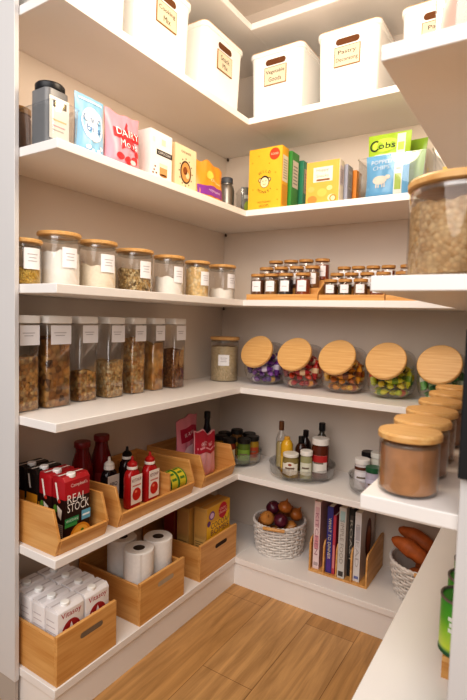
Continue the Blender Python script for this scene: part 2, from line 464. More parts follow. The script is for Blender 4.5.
def art_blue(f, wp, wp2, w, h):
    f.ell(0, h*.52, w*.37, h*.29, wp, C('#e9eff4', .4), 28)
    f.rect(-w*.4, w*.4, h*.9, h*.94, wp, C('#d7ecf6'), 8, 1)
    f.text('Choc', -.004, h*.61, .022, wp2, C('#4f74a0'), .058); f.text('bits', .002, h*.45, .02, wp2, C('#4a80b8'), .048)
    for x, z in ((-.02, .02), (.015, .014), (.028, .026), (-.005, .012)): f.ell(x, z, .007, .006, wp2, C('#ffffff'), 12)
pouch('snack_pouch', 'pale blue foil pouch with white oval, nearest the grey canister', 'pouch', (.268, -1.104, z5), RL, .104, .165, .045, '#8fc3e3', art_blue, 'pouches on the left upper shelf', seed=1, back='#c890a0')
def star(n, r0, r1, cx, cz, a=PI/2):
    return [(cx+(r0 if i % 2 == 0 else r1)*math.cos(a+PI*i/n), cz+(r0 if i % 2 == 0 else r1)*math.sin(a+PI*i/n)) for i in range(2*n)]
def art_pink(f, wp, wp2, w, h):
    for k, p in enumerate(star(5, .048, .022, .008, h*.56)): pass
    pts = star(5, .05, .024, .006, h*.56)
    f.add([wp(.006, h*.56)]+[wp(*p) for p in pts], [(0, 1+i, 1+(i+1) % 10) for i in range(10)], C('#d8323a', .35))
    f.rect(-.048, .058, h*.52, h*.69, wp2, C('#c9252f'), 8, 2); w3 = lambda x, z: (wp2(x, z)[0], wp2(x, z)[1]-.0008, z)
    f.text('DAIRY', .005, h*.605, .021, w3, C('#fff2f0'), .09); f.text('Moos', .006, h*.42, .022, w3, C('#fff0f2'), .07)
    for x, z, r in ((-.03, .03, .014), (0, .022, .016), (.03, .028, .015), (.042, .05, .012)): f.ell(x, z, r, r*.8, wp, C('#cf2f36', .35), 14)
    f.ell(.02, .02, .012, .008, wp2, C('#f7c9c9'), 12)
pouch('snack_pouch', 'pink pouch with red star, second pouch on the left shelf', 'pouch', (.268, -.977, z5), RL, .142, .168, .06, '#ef9aa9', art_pink, 'pouches on the left upper shelf', seed=3, topcut=.012)
def art_coffee(f, wp, wp2, w, h):
    f.rect(-w*.22, w*.5, h*.52, h*.63, wp, C('#3b3634')); f.text('CAPPUCCINO', w*.14, h*.575, .008, wp2, C('#e9e4dc'), w*.58)
    f.rect(-.008, .03, h*.12, h*.36, wp, C('#d79b62')); f.rect(-.008, .03, h*.28, h*.36, wp2, C('#f0dcc4')); f.ell(.011, h*.12, .019, .005, wp, C('#c08550'), 14)
    for x, z in ((-.035, .03), (-.03, .042), (-.04, .02), (-.024, .022)): f.ell(x, z, .004, .003, wp, C('#7a4a30'), 10)
    f.rect(0, .02, h*.74, h*.86, wp, C('#cfe0bd')); f.rect(-w*.4, -w*.3, h*.75, h*.85, wp, C('#e8e0d8'))
def side_coffee(s, ws, d, h):
    s.ell(0, h*.2, .008, .008, ws, C('#555'+'555'), 14)
carton('coffee_box', 'white sachet box with dark banner and coffee cup picture', 'box', (.252, -.818, z5), RL, .108, .075, .158, '#f6efe8', '#efe0da', 'packets on the left upper shelf', None, art_coffee, side_coffee)
def art_cream(f, wp, wp2, w, h):
    f.ell(0, h*.42, .031, .04, wp, C('#4d3a2c'), 26); f.ell(0, h*.42, .025, .034, wp2, C('#d99a58'), 26)
    w3 = lambda x, z: (wp2(x, z)[0], wp2(x, z)[1]-.0005, z)
    f.ell(-.004, h*.45, .012, .014, w3, C('#8a4c22'), 18); f.ell(.009, h*.36, .01, .012, w3, C('#f2d6a8'), 16)
    for i in range(12):
        a = 2*PI*i/12
        f.ell(.037*math.cos(a), h*.42+.047*math.sin(a), .003, .003, wp, C('#7a6650'), 8)
    f.text('CHAI BAKES', 0, h*.86, .008, wp, C('#6a5a48'), .055)
carton('tea_box', 'cream coloured box with dark round emblem, between coffee box and orange pouch', 'box', (.258, -.68, z5), RL, .122, .05, .155, '#f0dab2', '#e2c69a', 'packets on the left upper shelf', None, art_cream)
def art_orange(f, wp, wp2, w, h):
    f.rect(-w*.46, w*.46, h*.12, h*.36, wp, C('#8c3aa0', .35), 8, 1)
    f.text('Popcorn', 0, h*.24, .014, wp2, C('#efd8f0'), .07); f.text('Original', 0.012, h*.48, .013, wp2, C('#fff0c8'), .06)
    f.ell(-.02, h*.62, .02, .016, wp, C('#f8cf5a'), 14)
pouch('snack_pouch', 'orange pouch with purple band and crumpled top near the corner', 'pouch', (.258, -.507, z5), RL, .18, .16, .06, '#f0a030', art_orange, 'pouches on the left upper shelf', seed=5, topcut=.03)
# corner: grey bottle and clear bin with a green packet
t = thing('metal_bottle', 'small grey metal bottle in the dim corner beside the orange pouch', 'bottle', (.2, -.29, z5))
MB().lathe([(.03, 0), (.033, .003), (.033, .1), (.028, .118), (.022, .125), (.022, .132)], W['pewter'], 24).build('body', t)
MB().lathe([(.026, 0), (.026, .02), (.022, .024)], C('#4b5058'), 20).build('cap', t, loc=(0, 0, .13))
clear_bin('small clear bin in the corner of the upper shelf beside yellow box', (.222, -.152, z5), PI/4, .09, .1, .125)
def art_green(f, wp, wp2, w, h):
    f.ell(0, h*.35, w*.3, h*.2, wp, C('#b8d24a'), 16); f.rect(-w*.3, w*.3, h*.62, h*.74, wp, C('#e8e8e0'), 4, 1)
pouch('herb_packet', 'grey and green packet inside the small corner bin', 'packet', (.222, -.152, z5+.005), PI/4, .06, .14, .03, '#8c8a84', art_green, seed=9)

# back wall, same level
def art_yellow(f, wp, wp2, w, h):
    w3 = lambda x, z: (x, wp2(x, z)[1]-.0006, z); w4 = lambda x, z: (x, wp2(x, z)[1]-.0011, z)
    cx, cz = .0, h*.46
    ink = C('#33271c')
    f.ell(cx-.021, cz+.008, .009, .009, wp, ink, 16); f.ell(cx+.021, cz+.008, .009, .009, wp, ink, 16)
    f.ell(cx-.021, cz+.008, .006, .006, wp2, C('#f6dca0'), 14); f.ell(cx+.021, cz+.008, .006, .006, wp2, C('#f6dca0'), 14)
    f.ell(cx, cz, .022, .025, wp2, ink, 24); f.ell(cx, cz-.003, .019, .0205, w3, C('#f8e6b8'), 22)
    f.ell(cx-.007, cz+.003, .002, .003, w4, ink, 8); f.ell(cx+.007, cz+.003, .002, .003, w4, ink, 8); f.ring(cx, cz-.006, .006, .0075, w4, ink, 10, PI*1.1, PI*1.9)
    for i, ch in enumerate('WILD'):
        a = PI*.5+.55-.36*i
        f.text(ch, cx+.043*math.cos(a), cz+.043*math.sin(a), .011, wp, ink, None, a-PI/2)
    for i, ch in enumerate('MONKEY'):
        a = -PI*.5-.75+.3*i
        f.text(ch, cx+.042*math.cos(a), cz+.042*math.sin(a), .010, wp, ink, None, a+PI/2)
    f.ell(w*.28, h*.88, .024, .024, wp, C('#d8481e'), 22); f.text('GOOD', w*.28, h*.88, .008, wp2, C('#ffe2c0'), .034)
    for x, z in ((-.06, .2), (.05, .15), (-.055, .09), (.06, .08), (-.03, .225), (.02, .19), (.062, .04)): f.ell(x, z, .004, .003, wp, C('#d79a1c'), 8)
    f.text('MULTIGRAIN', 0, h*.14, .008, wp, C('#6a4c18'), .06); f.text('HOOPS', 0, h*.08, .011, wp, C('#6a4c18'), .045)
def side_yellow(s, ws, d, h):
    s.rect(-d*.4, d*.4, h*.45, h*.86, ws, C('#efe3c6')); s.rect(-d*.4, d*.4, h*.08, h*.4, ws, C('#d99a2c'))
    for k in range(8): s.rect(-d*.3, d*.3, h*(.5+.04*k), h*(.515+.04*k), lambda y, z: (ws(y, z)[0]+.0005, y, z), C('#a89a80'))
carton('cereal_box', 'bright yellow cereal box with round face emblem on the back shelf', 'cereal box', (.384, -.255, z5), 0, .156, .058, .256, '#f2bc36', '#f0b42c', 'boxes on the upper back shelf', '#e08a2c', art_yellow, side_yellow)
def side_panel(c1, c2):
    def g(s, ws, d, h):
        s.rect(-d*.38, d*.38, h*.42, h*.86, ws, C(c1))
        for k in range(6): s.rect(-d*.28, d*.28, h*(.48+.055*k), h*(.5+.055*k), lambda y, z: (ws(y, z)[0]+.0005, y, z), C(c2))
    return g
carton('cereal_box', 'green box standing directly behind the yellow cereal box', 'cereal box', (.392, -.178, z5), 0, .158, .07, .252, '#4a9a44', '#4c9648', 'boxes on the upper back shelf', None, None, side_panel('#e2d6c4', '#9a9484'))
carton('cereal_box', 'teal green box furthest back behind the yellow cereal box', 'cereal box', (.405, -.09, z5), 0, .158, .075, .235, '#3c8a68', '#4b8f70', 'boxes on the upper back shelf', None, None, side_panel('#b9a894', '#8f8678'))
def art_ob(f, wp, wp2, w, h):
    f.rect(-w*.28, w*.3, h*.52, h*.86, wp, C('#f3e3d2')); f.text('Happy', 0, h*.78, .014, wp2, C('#c07a6a'), .05); f.text('Snacks', 0, h*.66, .012, wp2, C('#c98a78'), .05)
    f.rect(-w*.18, w*.22, h*.54, h*.585, wp2, C('#8a5a3c'))
    for x, z, r, c in ((-.04, .02, .02, '#e8893a'), (.04, .022, .017, '#f7dcae'), (0, .045, .02, '#f5c05a'), (-.045, .06, .014, '#f0b860'), (.03, .06, .012, '#f8d490')): f.ell(x, z, r, r*.8, wp, C(c), 18)
    f.ring(.045, .02, .009, .014, wp2, C('#d98a3c'), 18)
carton('snack_box', 'orange and white snack box between green boxes and blue packet', 'box', (.641, -.262, z5), 0, .136, .05, .165, '#eeb04c', '#efe0d0', 'boxes on the upper back shelf', None, art_ob, side_panel('#d8c8d0', '#9a8a90'))
carton('snack_box', 'grey blue box directly behind the orange and white snack box', 'box', (.65, -.2, z5), 0, .14, .055, .158, '#a2a4b4', '#a6a3ae', 'boxes on the upper back shelf', None, None, side_panel('#c9c3c6', '#77747c'))
carton('snack_box', 'orange sided box third in the row behind the snack box', 'box', (.662, -.13, z5), 0, .14, .06, .152, '#de8a34', '#df9038', 'boxes on the upper back shelf', None, None, side_panel('#e6b070', '#a46a34'))
clear_bin('large clear bin holding the blue and green bags on back shelf', (.905, -.158, z5), 0, .245, .285, .145)
def art_sheep(f, wp, wp2, w, h):
    f.text('POPPED', -.02, h*.83, .015, wp, C('#f2f6fa'), .075); f.text('CHIPS', -.02, h*.69, .015, wp, C('#e4eef6'), .062)
    f.ell(-.022, h*.4, .026, .016, wp, C('#e9dccb'), 18); f.ell(.006, h*.45, .01, .008, wp2, C('#e9dccb'), 12)
    for x in (-.036, -.028, -.014, -.006): f.rect(x, x+.004, h*.22, h*.36, wp2, C('#e9dccb'))
    f.rect(.028, .056, .002, h*.98, wp2, C('#eef0e6'), 2, 8)
    w3 = lambda x, z: (wp2(x, z)[0], wp2(x, z)[1]-.0006, z)
    f.rect(.032, .053, h*.14, h*.5, w3, C('#a9bf4a'), 2, 4); f.rect(.034, .05, h*.6, h*.64, w3, C('#9aa090'), 2, 1)
pouch('snack_bag', 'light blue packet with white sheep in the large clear bin', 'packet', (.882, -.262, z5+.004), 0, .158, .155, .045, '#6fb0dc', art_sheep, 'bags in the large clear bin', seed=11)
def art_cobs(f, wp, wp2, w, h):
    f.ell(-.012, h*.83, .048, .026, wp, C('#c6dc4a'), 22)
    f.ring(-.05, h*.83, .015, .0205, wp2, C('#20301a'), 16, PI*.3, PI*1.75); f.text('obs', -.006, h*.82, .024, wp2, C('#20301a'), .062)
    f.rect(-.05, .03, h*.655, h*.69, wp2, C('#e8eecf'), 4, 1)
    f.rect(.03, .06, h*.5, h*.97, wp2, C('#e6ecd0'), 2, 6)
    w3 = lambda x, z: (wp2(x, z)[0], wp2(x, z)[1]-.0006, z); f.rect(.034, .056, h*.72, h*.84, w3, C('#b2cc5a'), 2, 2)
pouch('snack_bag', 'lime green bag with Cobs lettering rising behind the blue packet', 'packet', (.868, -.205, z5+.004), 0, .158, .25, .05, '#a4c432', art_cobs, 'bags in the large clear bin', seed=12)
pouch('snack_bag', 'darker green bag leaning behind the lettered green bag', 'packet', (.915, -.105, z5+.012), -.35, .12, .238, .04, '#86a82c', None, 'bags in the large clear bin', seed=13, rot=(0, math.radians(4), -.3))
clear_bin('clear bin behind the wide glass jar at right of back shelf', (1.125, -.158, z5), 0, .17, .285, .145)
def art_yp(f, wp, wp2, w, h): f.ell(0, h*.5, w*.3, h*.25, wp, C('#f6e6b0'), 16)
pouch('snack_packet', 'small yellow packet in the clear bin at right of back shelf', 'packet', (1.098, -.2, z5+.005), .2, .08, .1, .03, '#e8c24e', art_yp, seed=14)

# ------------------------------------------------------------------ round jars with bamboo lids
def paper_label(mb, R, ang, w, z0, z1):
    wp = cyl(R+.0008, ang); mb.rect(-w/2, w/2, z0, z1, wp, W['lab'], 6, 1)
    wq = cyl(R+.0013, ang)
    for k, l in enumerate((.6, .45, .55)):
        zz = z0+(z1-z0)*(.7-.16*k); mb.rect(-w*l/2, w*l/2, zz-.0011, zz+.0011, wq, W['ink'], 4, 1)
def round_jar(name, label, loc, D, h, group, lab_ang=PI/2, lab=None, lidh=.012, top=None):
    t = thing(name, label, 'jar', loc, 0, group)
    R = D/2; g = h-lidh
    MB().lathe([(R-.006, 0), (R-.001, .003), (R, .008), (R, g-.006), (R-.004, g-.001), (R-.004, g)], W['glass'], 40, cap1=False).build('glass_body', t)
    L = MB(); L.lathe([(R-.001, g), (R+.003, g+.002), (R+.0035, g+lidh-.004), (R+.001, g+lidh)], W['lid'], 40)
    lid = L.build('lid', t)
    MB().lathe([(R-.006, g-.012), (R-.0025, g-.01), (R-.0025, g-.003), (R-.006, g)], W['seal'], 36, cap0=False, cap1=False).build('seal_ring', lid)
    if lab:
        m = MB(); paper_label(m, R, lab_ang, *lab); m.build('paper_label', t)
    return t
def fill(name, label, cat, loc, R, h, mat, rough_top=.006, seed=0, group=None, square=None):
    """one heap of uncountable content, its surface uneven"""
    rnd = random.Random(seed); b = MB(); n = 40
    if square:
        base = lambda k: [(x, y) for x, y in rr(square*k, square*k, .012*k, 9)]
    else:
        base = lambda k: [(R*k*math.cos(2*PI*i/n), R*k*math.sin(2*PI*i/n)) for i in range(n)]
    ph = [rnd.uniform(0, 6) for _ in range(4)]
    bumpz = lambda x, y: rough_top*(math.sin(60*x+ph[0])*math.cos(50*y+ph[1])+.6*math.sin(120*x+90*y+ph[2])+rnd.uniform(-.4, .4))
    S = [[(x, y, 0) for x, y in base(.94)], [(x, y, .004) for x, y in base(1)]]
    S.append([(x, y, h*.5) for x, y in base(1)])
    for k in (1, .85, .65, .45, .25, .08): S.append([(x, y, h+bumpz(x, y)) for x, y in base(k)])
    b.loft(S, mat)
    o = b.build(name, loc=loc, ang=60)
    return tag(o, label, cat, group, 'stuff')

M_flour = plain('flour', '#f7f2ea', .95, .03, 60, 0, .4)
M_flour2 = plain('coarse_flour', '#f3e7d2', .95, .05, 120, 0, .4)
M_yellow = grains('yellow_grain', ['#d6a838', '#efcb66', '#c8962e'], 260)
M_seed = grains('mixed_seeds', ['#a9834c', '#dec28e', '#77603a', '#c09c60', '#ead8ac'], 120, .7, .8, .006, .62)
M_chick = grains('chickpeas', ['#f4d8a0', '#ecc688', '#fae6bc'], 80, .6, .5, .005, .72)
M_gran = grains('granola', ['#bb7f42', '#e0a860', '#8e5a2a', '#f0ca8a'], 85, .7, .8, .006, .62)
M_dark = grains('dark_clusters', ['#7a4c26', '#c4853f', '#4e2e16', '#e0aa62', '#9a6432'], 55, .7, .8, .006, .62)
M_oat = grains('oat_flakes', ['#cf9e60', '#ecc88e', '#ad7a40', '#f4dcae'], 95, .7, .8, .006, .62)
M_nut = grains('nut_mix', ['#d0904a', '#f0bc74', '#a86c34', '#f4d49c'], 85, .7, .8, .006, .62)
M_wheat = grains('wheat_biscuit', ['#d8964a', '#f2c078', '#c4843c'], 40, .7, .8, .006, .62)
M_brown = grains('brown_flakes', ['#8a5630', '#b27844', '#6f4224', '#c8935c'], 150, .7, .8, .006, .62)
M_beige = grains('beige_rice', ['#e0c79e', '#ecd9b4', '#d2b688'], 260, .7, .6, .003, .5)
M_cinn = plain('cinnamon', '#b08058', .9, .16, 30, 0, .4)
M_cinn2 = plain('dark_spice', '#8a5a36', .9, .2, 40, 0, .4)
M_corn = grains('corn_flakes', ['#c0996a', '#cfae80', '#b28856'], 120, .7, .5, .004, .75)

z4 = Zs[4]
JG = 'round jars on the left shelf'
jars = [(.112, -1.201, .092, .132, 'round glass jar of yellow grain beside the white end panel', 'yellow grain', 'yellow grain in the jar beside the white end panel', M_yellow, .34, (.05, .045, .105)),
        (.112, -1.082, .126, .168, 'tallest round glass jar filled with white flour', 'flour', 'fine white flour in the tallest round jar', M_flour, .62, (.05, .06, .12)),
        (.12, -.935, .124, .163, 'round glass jar half full of pale flour next to the tallest jar', 'flour', 'pale cream flour, half filling the second large jar', M_flour2, .48, (.055, .06, .118)),
        (.122, -.762, .13, .158, 'round glass jar of brown mixed seeds with white label', 'seeds', 'brown mixed seeds in the round jar between two flour jars', M_seed, .52, (.05, .055, .115)),
        (.162, -.617, .114, .152, 'round glass jar of white flour between seeds and chickpeas', 'flour', 'white flour in the jar between seeds and chickpeas', M_flour, .44, (.048, .05, .11)),
        (.186, -.468, .098, .148, 'round glass jar filled with chickpeas', 'chickpeas', 'pale dried chickpeas filling a round glass jar', M_chick, .78, (.05, .05, .105)),
        (.192, -.295, .114, .15, 'round glass jar with little flour, nearest the room corner', 'flour', 'shallow layer of flour in the jar nearest the corner', M_flour, .28, (.05, .05, .11))]
for k, (x, y, D, h, lab, nm, flab, mat, fr, L) in enumerate(jars):
    round_jar('storage_jar', lab, (x, y, z4), D, h, JG, PI/2-.12, L)
    fill(nm.replace(' ', '_'), flab, nm, (x, y, z4+.003), D/2-.0035, h*fr, mat, .004, k)
# corner jar one shelf down
z3 = Zs[3]
t = round_jar('storage_jar', 'beige jar with bamboo lid and white label in the shelf corner', (.138, -.178, z3), .132, .205, None, PI/4-.25, (.052, .075, .125), .014)
fill('rice', 'beige rice filling the bamboo lidded jar in the corner', 'rice', (.138, -.178, z3+.003), .062, .158, M_beige, .002, 40)
# big jar on the right shelf
round_jar('storage_jar', 'large wide glass jar with bamboo lid on the right shelf', (1.262, -1.155, z4), .164, .166, None, PI*.8, None, .014)
fill('cereal_flakes', 'tan cereal flakes inside the large wide jar at right', 'cereal', (1.262, -1.155, z4+.004), .079, .118, M_corn, .006, 41)

# row of spice jars on the right shelf
def spice_tub(label, loc, mat, fr):
    t = round_jar('spice_jar', label, loc, .101, .108, 'brown spice jars on the right shelf', 0, None, .014)
    MB().lathe([(.042, 0), (.0472, .004), (.0472, .08*fr), (.043, .084*fr), (.0, .088*fr)], mat, 36).build('ground_spice', t, loc=(0, 0, .0035))
    return t
ordn = ['first', 'second', 'third', 'fourth', 'fifth', 'sixth', 'seventh', 'eighth']
for k, (x, y) in enumerate(((1.21, -1.196), (1.206, -1.075), (1.2, -.95), (1.195, -.8), (1.189, -.64), (1.18, -.49))):
    nm = ['frontmost bamboo lidded jar of cinnamon on the right shelf', 'second bamboo lidded jar behind the cinnamon jar on right shelf', 'third bamboo lidded jar from front in the right shelf row',
          'fourth bamboo lidded jar from front in the right shelf row', 'fifth bamboo lidded jar from front in the right shelf row', 'furthest bamboo lidded jar in the right shelf row'][k]
    spice_tub(nm, (x, y, z3), [M_cinn, M_cinn2, M_brown, M_cinn2, M_cinn, M_brown][k], [1, .85, .8, .9, .8, .9][k])

# ------------------------------------------------------------------ tall cereal containers
def cereal_container(label, loc, s, h=.285):
    t = thing('cereal_container', label, 'container', loc, 0, 'tall clear cereal containers')
    S = [[(x, y, z) for x, y in rr(w, w, .012, 4)] for w, z in ((s-.006, 0), (s, .003), (s, h-.028), (s-.006, h-.022))]
    MB().loft(S, W['acry'], True, False).build('clear_body', t)
    l = MB(); S = [[(x, y, z) for x, y in rr(w, w, .012, 4)] for w, z in ((s-.002, h-.024), (s+.004, h-.022), (s+.005, h-.004), (s+.002, h-.001), (s-.012, h-.002), (s-.014, h), (s-.03, h))]
    l.loft(S, W['white']); l.build('lid', t)
    m = MB(); w = s*.8
    f = lambda x, z: (s/2+.0008, x, z); f2 = lambda x, z: (s/2+.0013, x, z)
    m.rect(-w/2+.004, w/2+.004, h-.088, h-.029, f, W['lab'])
    for k, L in enumerate((.6, .45)): m.rect(-w*L/2, w*L/2, h-.052-.008*k-.001, h-.052-.008*k+.001, f2, W['ink'])
    m.build('paper_label', t)
    return t
cer = [(.088, -1.2, .082, M_gran, .62, 'tall clear container of granola beside the white end panel', 'granola', 'golden granola in the container by the end panel'),
       (.088, -1.095, .094, M_dark, .84, 'tall clear container nearly full of dark cereal clusters', 'cereal', 'dark brown cereal clusters in a tall container'),
       (.078, -.965, .08, M_gran, .38, 'tall clear container under half full of granola', 'granola', 'low fill of granola in third container'),
       (.092, -.852, .078, M_oat, .5, 'tall clear container half full of oat cereal', 'oats', 'pale oat cereal half filling a container'),
       (.092, -.735, .072, M_nut, .8, 'tall clear container nearly full of nutty mix', 'nut mix', 'tan nut mix nearly filling a container'),
       (.092, -.622, .067, M_wheat, .72, 'tall clear container of large wheat biscuits', 'wheat biscuits', 'golden wheat biscuits in second last container'),
       (.108, -.516, .073, M_brown, .6, 'tall clear container of dark brown flakes, last toward the corner', 'bran flakes', 'dark brown flakes in the last container')]
for k, (x, y, s, mat, fr, lab, nm, fl) in enumerate(cer):
    cereal_container(lab, (x, y, z3), s)
    fill(nm.replace(' ', '_'), fl, nm, (x, y, z3+.003), 0, .255*fr, mat, .005, 60+k, None, s-.005)

# ------------------------------------------------------------------ slanted candy jars
def candy_jar_body():
    bm = bmesh.new()
    n, m = 44, 30; R = .099; H = .19
    rings = []
    for k in range(m+1):
        v = k/m; ph = -PI/2+PI*v
        c = math.copysign(abs(math.cos(ph))**.55, 1); s = math.copysign(abs(math.sin(ph))**.75, math.sin(ph))
        ring = []
        for i in range(n):
            a = 2*PI*i/n
            ca, sa = math.cos(a), math.sin(a)
            e = (abs(ca)**2.6+abs(sa)**2.6)**(-1/2.6)
            ring.append(bm.verts.new((R*c*e*ca*.93, R*c*e*sa*1.0, H/2+H/2*s)))
        rings.append(ring)
    for k in range(m):
        for i in range(n):
            bm.faces.new((rings[k][i], rings[k][(i+1) % n], rings[k+1][(i+1) % n], rings[k+1][i]))
    bmesh.ops.remove_doubles(bm, verts=bm.verts, dist=1e-5)
    no = CJ_N; co = Vector((0, 0, .1))+no*.08
    bmesh.ops.bisect_plane(bm, geom=bm.verts[:]+bm.edges[:]+bm.faces[:], plane_co=co, plane_no=no, clear_outer=True)
    vs = [tuple(v.co) for v in bm.verts]; bm.verts.index_update(); fs = [[v.index for v in f.verts] for f in bm.faces]
    bm.free()
    return vs, fs
CJ_N = Vector((-.04, -.86, .5)).normalized()
def candy_jar(label, loc):
    t = thing('candy_jar', label, 'jar', loc, 0, 'slanted candy jars on the back shelf')
    b = MB(); vs, fs = candy_jar_body(); b.add(vs, fs, W['glass'])
    b.build('glass_body', t, ang=60)
    # lid and neck on the slanted mouth
    q = Vector((0, 0, 1)).rotation_difference(CJ_N)
    Mx = Matrix.Translation(Vector((0, 0, .1))+CJ_N*.08) @ q.to_matrix().to_4x4()
    off = Mx.to_3x3() @ Vector((0, .0, 0)); Mx = Matrix.Translation(off) @ Mx
    nk = MB().lathe([(.064, -.01), (.0645, 0), (.0645, .012)], W['glass'], 36, cap0=False, cap1=False).move(Mx); nk.build('glass_neck', t)
    ld = MB().lathe([(.073, .008), (.0768, .010), (.0772, .022), (.074, .025)], W['lid'], 44).move(Mx); ld.build('lid', t)
    return t
CY = -.128
cj = [(.335, 'slanted glass jar of purple wrapped sweets, nearest the corner'), (.518, 'slanted glass jar of red wrapped sweets'), (.706, 'slanted glass jar of orange and gold wrapped sweets, third jar'),
      (.9, 'slanted glass jar of yellow wrapped sweets, fourth jar'), (1.09, 'slanted glass jar of green wrapped sweets, behind the spice jar lids')]
src = None
for x, lab in cj:
    if src is None: src = candy_jar(lab, (x, CY, z3))
    else: dup(src, (x, CY, z3), 0, lab)
def sweet_mesh(col, col2):
    b = MB(); m = C(col, .28)
    prof = [(-.037, .0105, .001), (-.030, .006, .004), (-.024, .0118, .0095), (0, .0148, .0132), (.024, .0118, .0095), (.030, .006, .004), (.037, .0105, .001)]
    S = [[(x, wy*math.cos(2*PI*i/10), wz*math.sin(2*PI*i/10)) for i in range(10)] for x, wy, wz in prof]
    b.loft(S, m)
    o = b.build('wrapped_sweet')
    s = MB(); s.loft([[(x, (wy+.0006)*math.cos(2*PI*i/10), (wz+.0006)*math.sin(2*PI*i/10)) for i in range(10)] for x, wy, wz in ((-.011, .0139, .0119), (0, .0151, .0135), (.011, .0139, .0119))], C(col2, .3), False, False)
    s.build('wrapper_band', o)
    return o
SPOTS = [(-0.0212,-0.0004,0.1213,2.74,-0.02), (-0.0455,0.0253,0.0227,1.09,0.10), (0.0136,-0.0695,0.1021,-2.97,0.13), (0.0146,-0.0125,0.0236,1.49,-0.15), (0.0424,-0.0227,0.1266,1.98,0.03), (-0.0321,0.0679,0.0953,-2.67,0.71), (0.0275,0.0514,0.0692,-1.04,-0.55), (-0.0120,-0.0435,0.1218,3.04,-0.03), (0.0298,0.0342,0.1122,0.38,0.12), (0.0328,0.0684,0.1058,2.71,-0.85), (-0.0140,0.0122,0.0254,1.36,0.21), (-0.0027,0.0524,0.0928,-2.21,-0.30), (-0.0252,-0.0471,0.0225,2.49,0.12), (0.0161,0.0185,0.0627,-3.06,-0.64), (0.0266,0.0481,0.0244,-0.71,0.17), (0.0676,-0.0208,0.0788,1.27,-1.43), (-0.0225,0.0240,0.0551,0.98,-0.26), (0.0323,-0.0287,0.0602,2.44,-0.44), (0.0435,0.0011,0.0733,-3.00,-0.95), (-0.0283,-0.0482,0.0914,0.08,0.37), (-0.0261,0.0429,0.1289,-2.86,-0.17), (0.0275,-0.0659,0.0724,0.42,-0.06), (-0.0371,0.0561,0.0505,-2.44,0.19), (-0.0291,-0.0443,0.0587,-1.22,0.31), (0.0235,-0.0308,0.0966,-0.34,-0.02), (0.0447,-0.0289,0.0236,-1.98,-0.08), (-0.0387,0.0067,0.0895,-1.56,-0.45), (0.0026,-0.0394,0.0510,-1.10,0.17), (-0.0645,-0.0324,0.0816,-1.17,0.98), (0.0617,0.0319,0.0644,2.07,0.79), (-0.0628,0.0307,0.1012,-1.92,0.41), (-0.0665,0.0032,0.0585,1.61,-0.43)]   # how the sweets settled in a jar: position, heading, tilt
sweets = [(0, [('#6a2a8c', '#d8cfe0'), ('#4c1f78', '#c9a24a'), ('#8a4aa8', '#e6dfe8')], 'purple'), (1, [('#b3252e', '#e8c9a0'), ('#8e1b2a', '#e8a23a'), ('#d24a2a', '#f0d8c0')], 'red'),
          (2, [('#d9922a', '#7a3d14'), ('#e5b23c', '#b0501c'), ('#b5641c', '#f0d080')], 'gold'), (3, [('#d6cf2e', '#7a9a24'), ('#c9d23c', '#e05a2a'), ('#e2c838', '#3a6a2a')], 'yellow'), (4, [('#3f9a50', '#d8e8d0'), ('#6ab45a', '#f0f0e0'), ('#2f7a46', '#b8d8a0')], 'green')]
for j, cols, cn in sweets:
    rnd = random.Random(100+j); pro = []
    x0 = cj[j][0]
    for q, (dx, dy, dz, a, e) in enumerate(SPOTS):
        ci = q % 3
        rot = (rnd.uniform(-.6, .6), e, a)
        if q < 3:
            o = sweet_mesh(*cols[ci]); pro.append(o)
            tag(o, f'small {cn} wrapped sweet inside the slanted jar of {cn} sweets', 'sweet', f'{cn} wrapped sweets in their slanted jar')
            o.location = (x0+dx, CY+dy, z3+.001+dz); o.rotation_euler = rot
        else:
            dup(pro[ci], (x0+dx, CY+dy, z3+.001+dz), rot=rot)

# ------------------------------------------------------------------ stepped spice racks
def spice_rack(label, x0, x1, steps):
    t = thing('spice_rack', label, 'spice rack', (x0, 0, z4), 0, 'stepped bamboo spice racks')
    w = x1-x0
    pf = [(-.3, .001), (-.3, steps[0]), (-.235, steps[0]), (-.235, steps[1]), (-.17, steps[1]), (-.17, steps[2]), (-.1, steps[2]), (-.1, .001)]
    MB().prism(pf, .004, w-.004, W['bamx'], 'X').build('stepped_tray', t, bevel=.001)
    MB().prism([(-.302, 0), (-.302, steps[0]+.012), (-.235, steps[1]+.02), (-.1, steps[2]+.02), (-.1, 0)], w-.006, w, W['bamx'], 'X').build('side_panel', t)
    MB().box(.0, w, -.306, -.3005, 0, steps[0]+.004, W['bamx']).build('front_lip', t)
    return t
st = (.02, .054, .09)
spice_rack('stepped bamboo spice rack with taller jars on the left', .326, .648, st)
st2 = (.018, .048, .08)
spice_rack('stepped bamboo spice rack with smaller square jars in the middle', .652, .905, st2)
spice_rack('stepped bamboo spice rack mostly hidden behind the right shelf', .909, 1.12, st2)
def spice_jar(label, loc, D, h, mat, group, rz=0):
    t = thing('small_spice_jar', label, 'spice jar', loc, rz, group)
    R = D/2; g = h-.012
    MB().lathe([(R-.003, 0), (R, .003), (R, g-.008), (R-.004, g)], W['glass'], 24, cap1=False).build('glass_body', t)
    MB().lathe([(R-.005, .002), (R-.002, .004), (R-.002, g*.8), (R-.005, g*.83)], mat, 22).build('ground_spice', t)
    MB().lathe([(R-.002, g), (R, g+.001), (R, h-.001), (R-.002, h)], W['lidrim'], 24).build('lid', t)
    m = MB(); wp = cyl(R+.0007, .25); a = D*.62
    m.rect(-a/2, a/2, g*.2, g*.2+min(a*1.15, g*.62), wp, W['lab'], 5, 1)
    wq = cyl(R+.0012, .25); m.rect(-a*.25, a*.25, g*.45, g*.48, wq, W['ink'], 3, 1)
    m.build('paper_label', t)
    return t
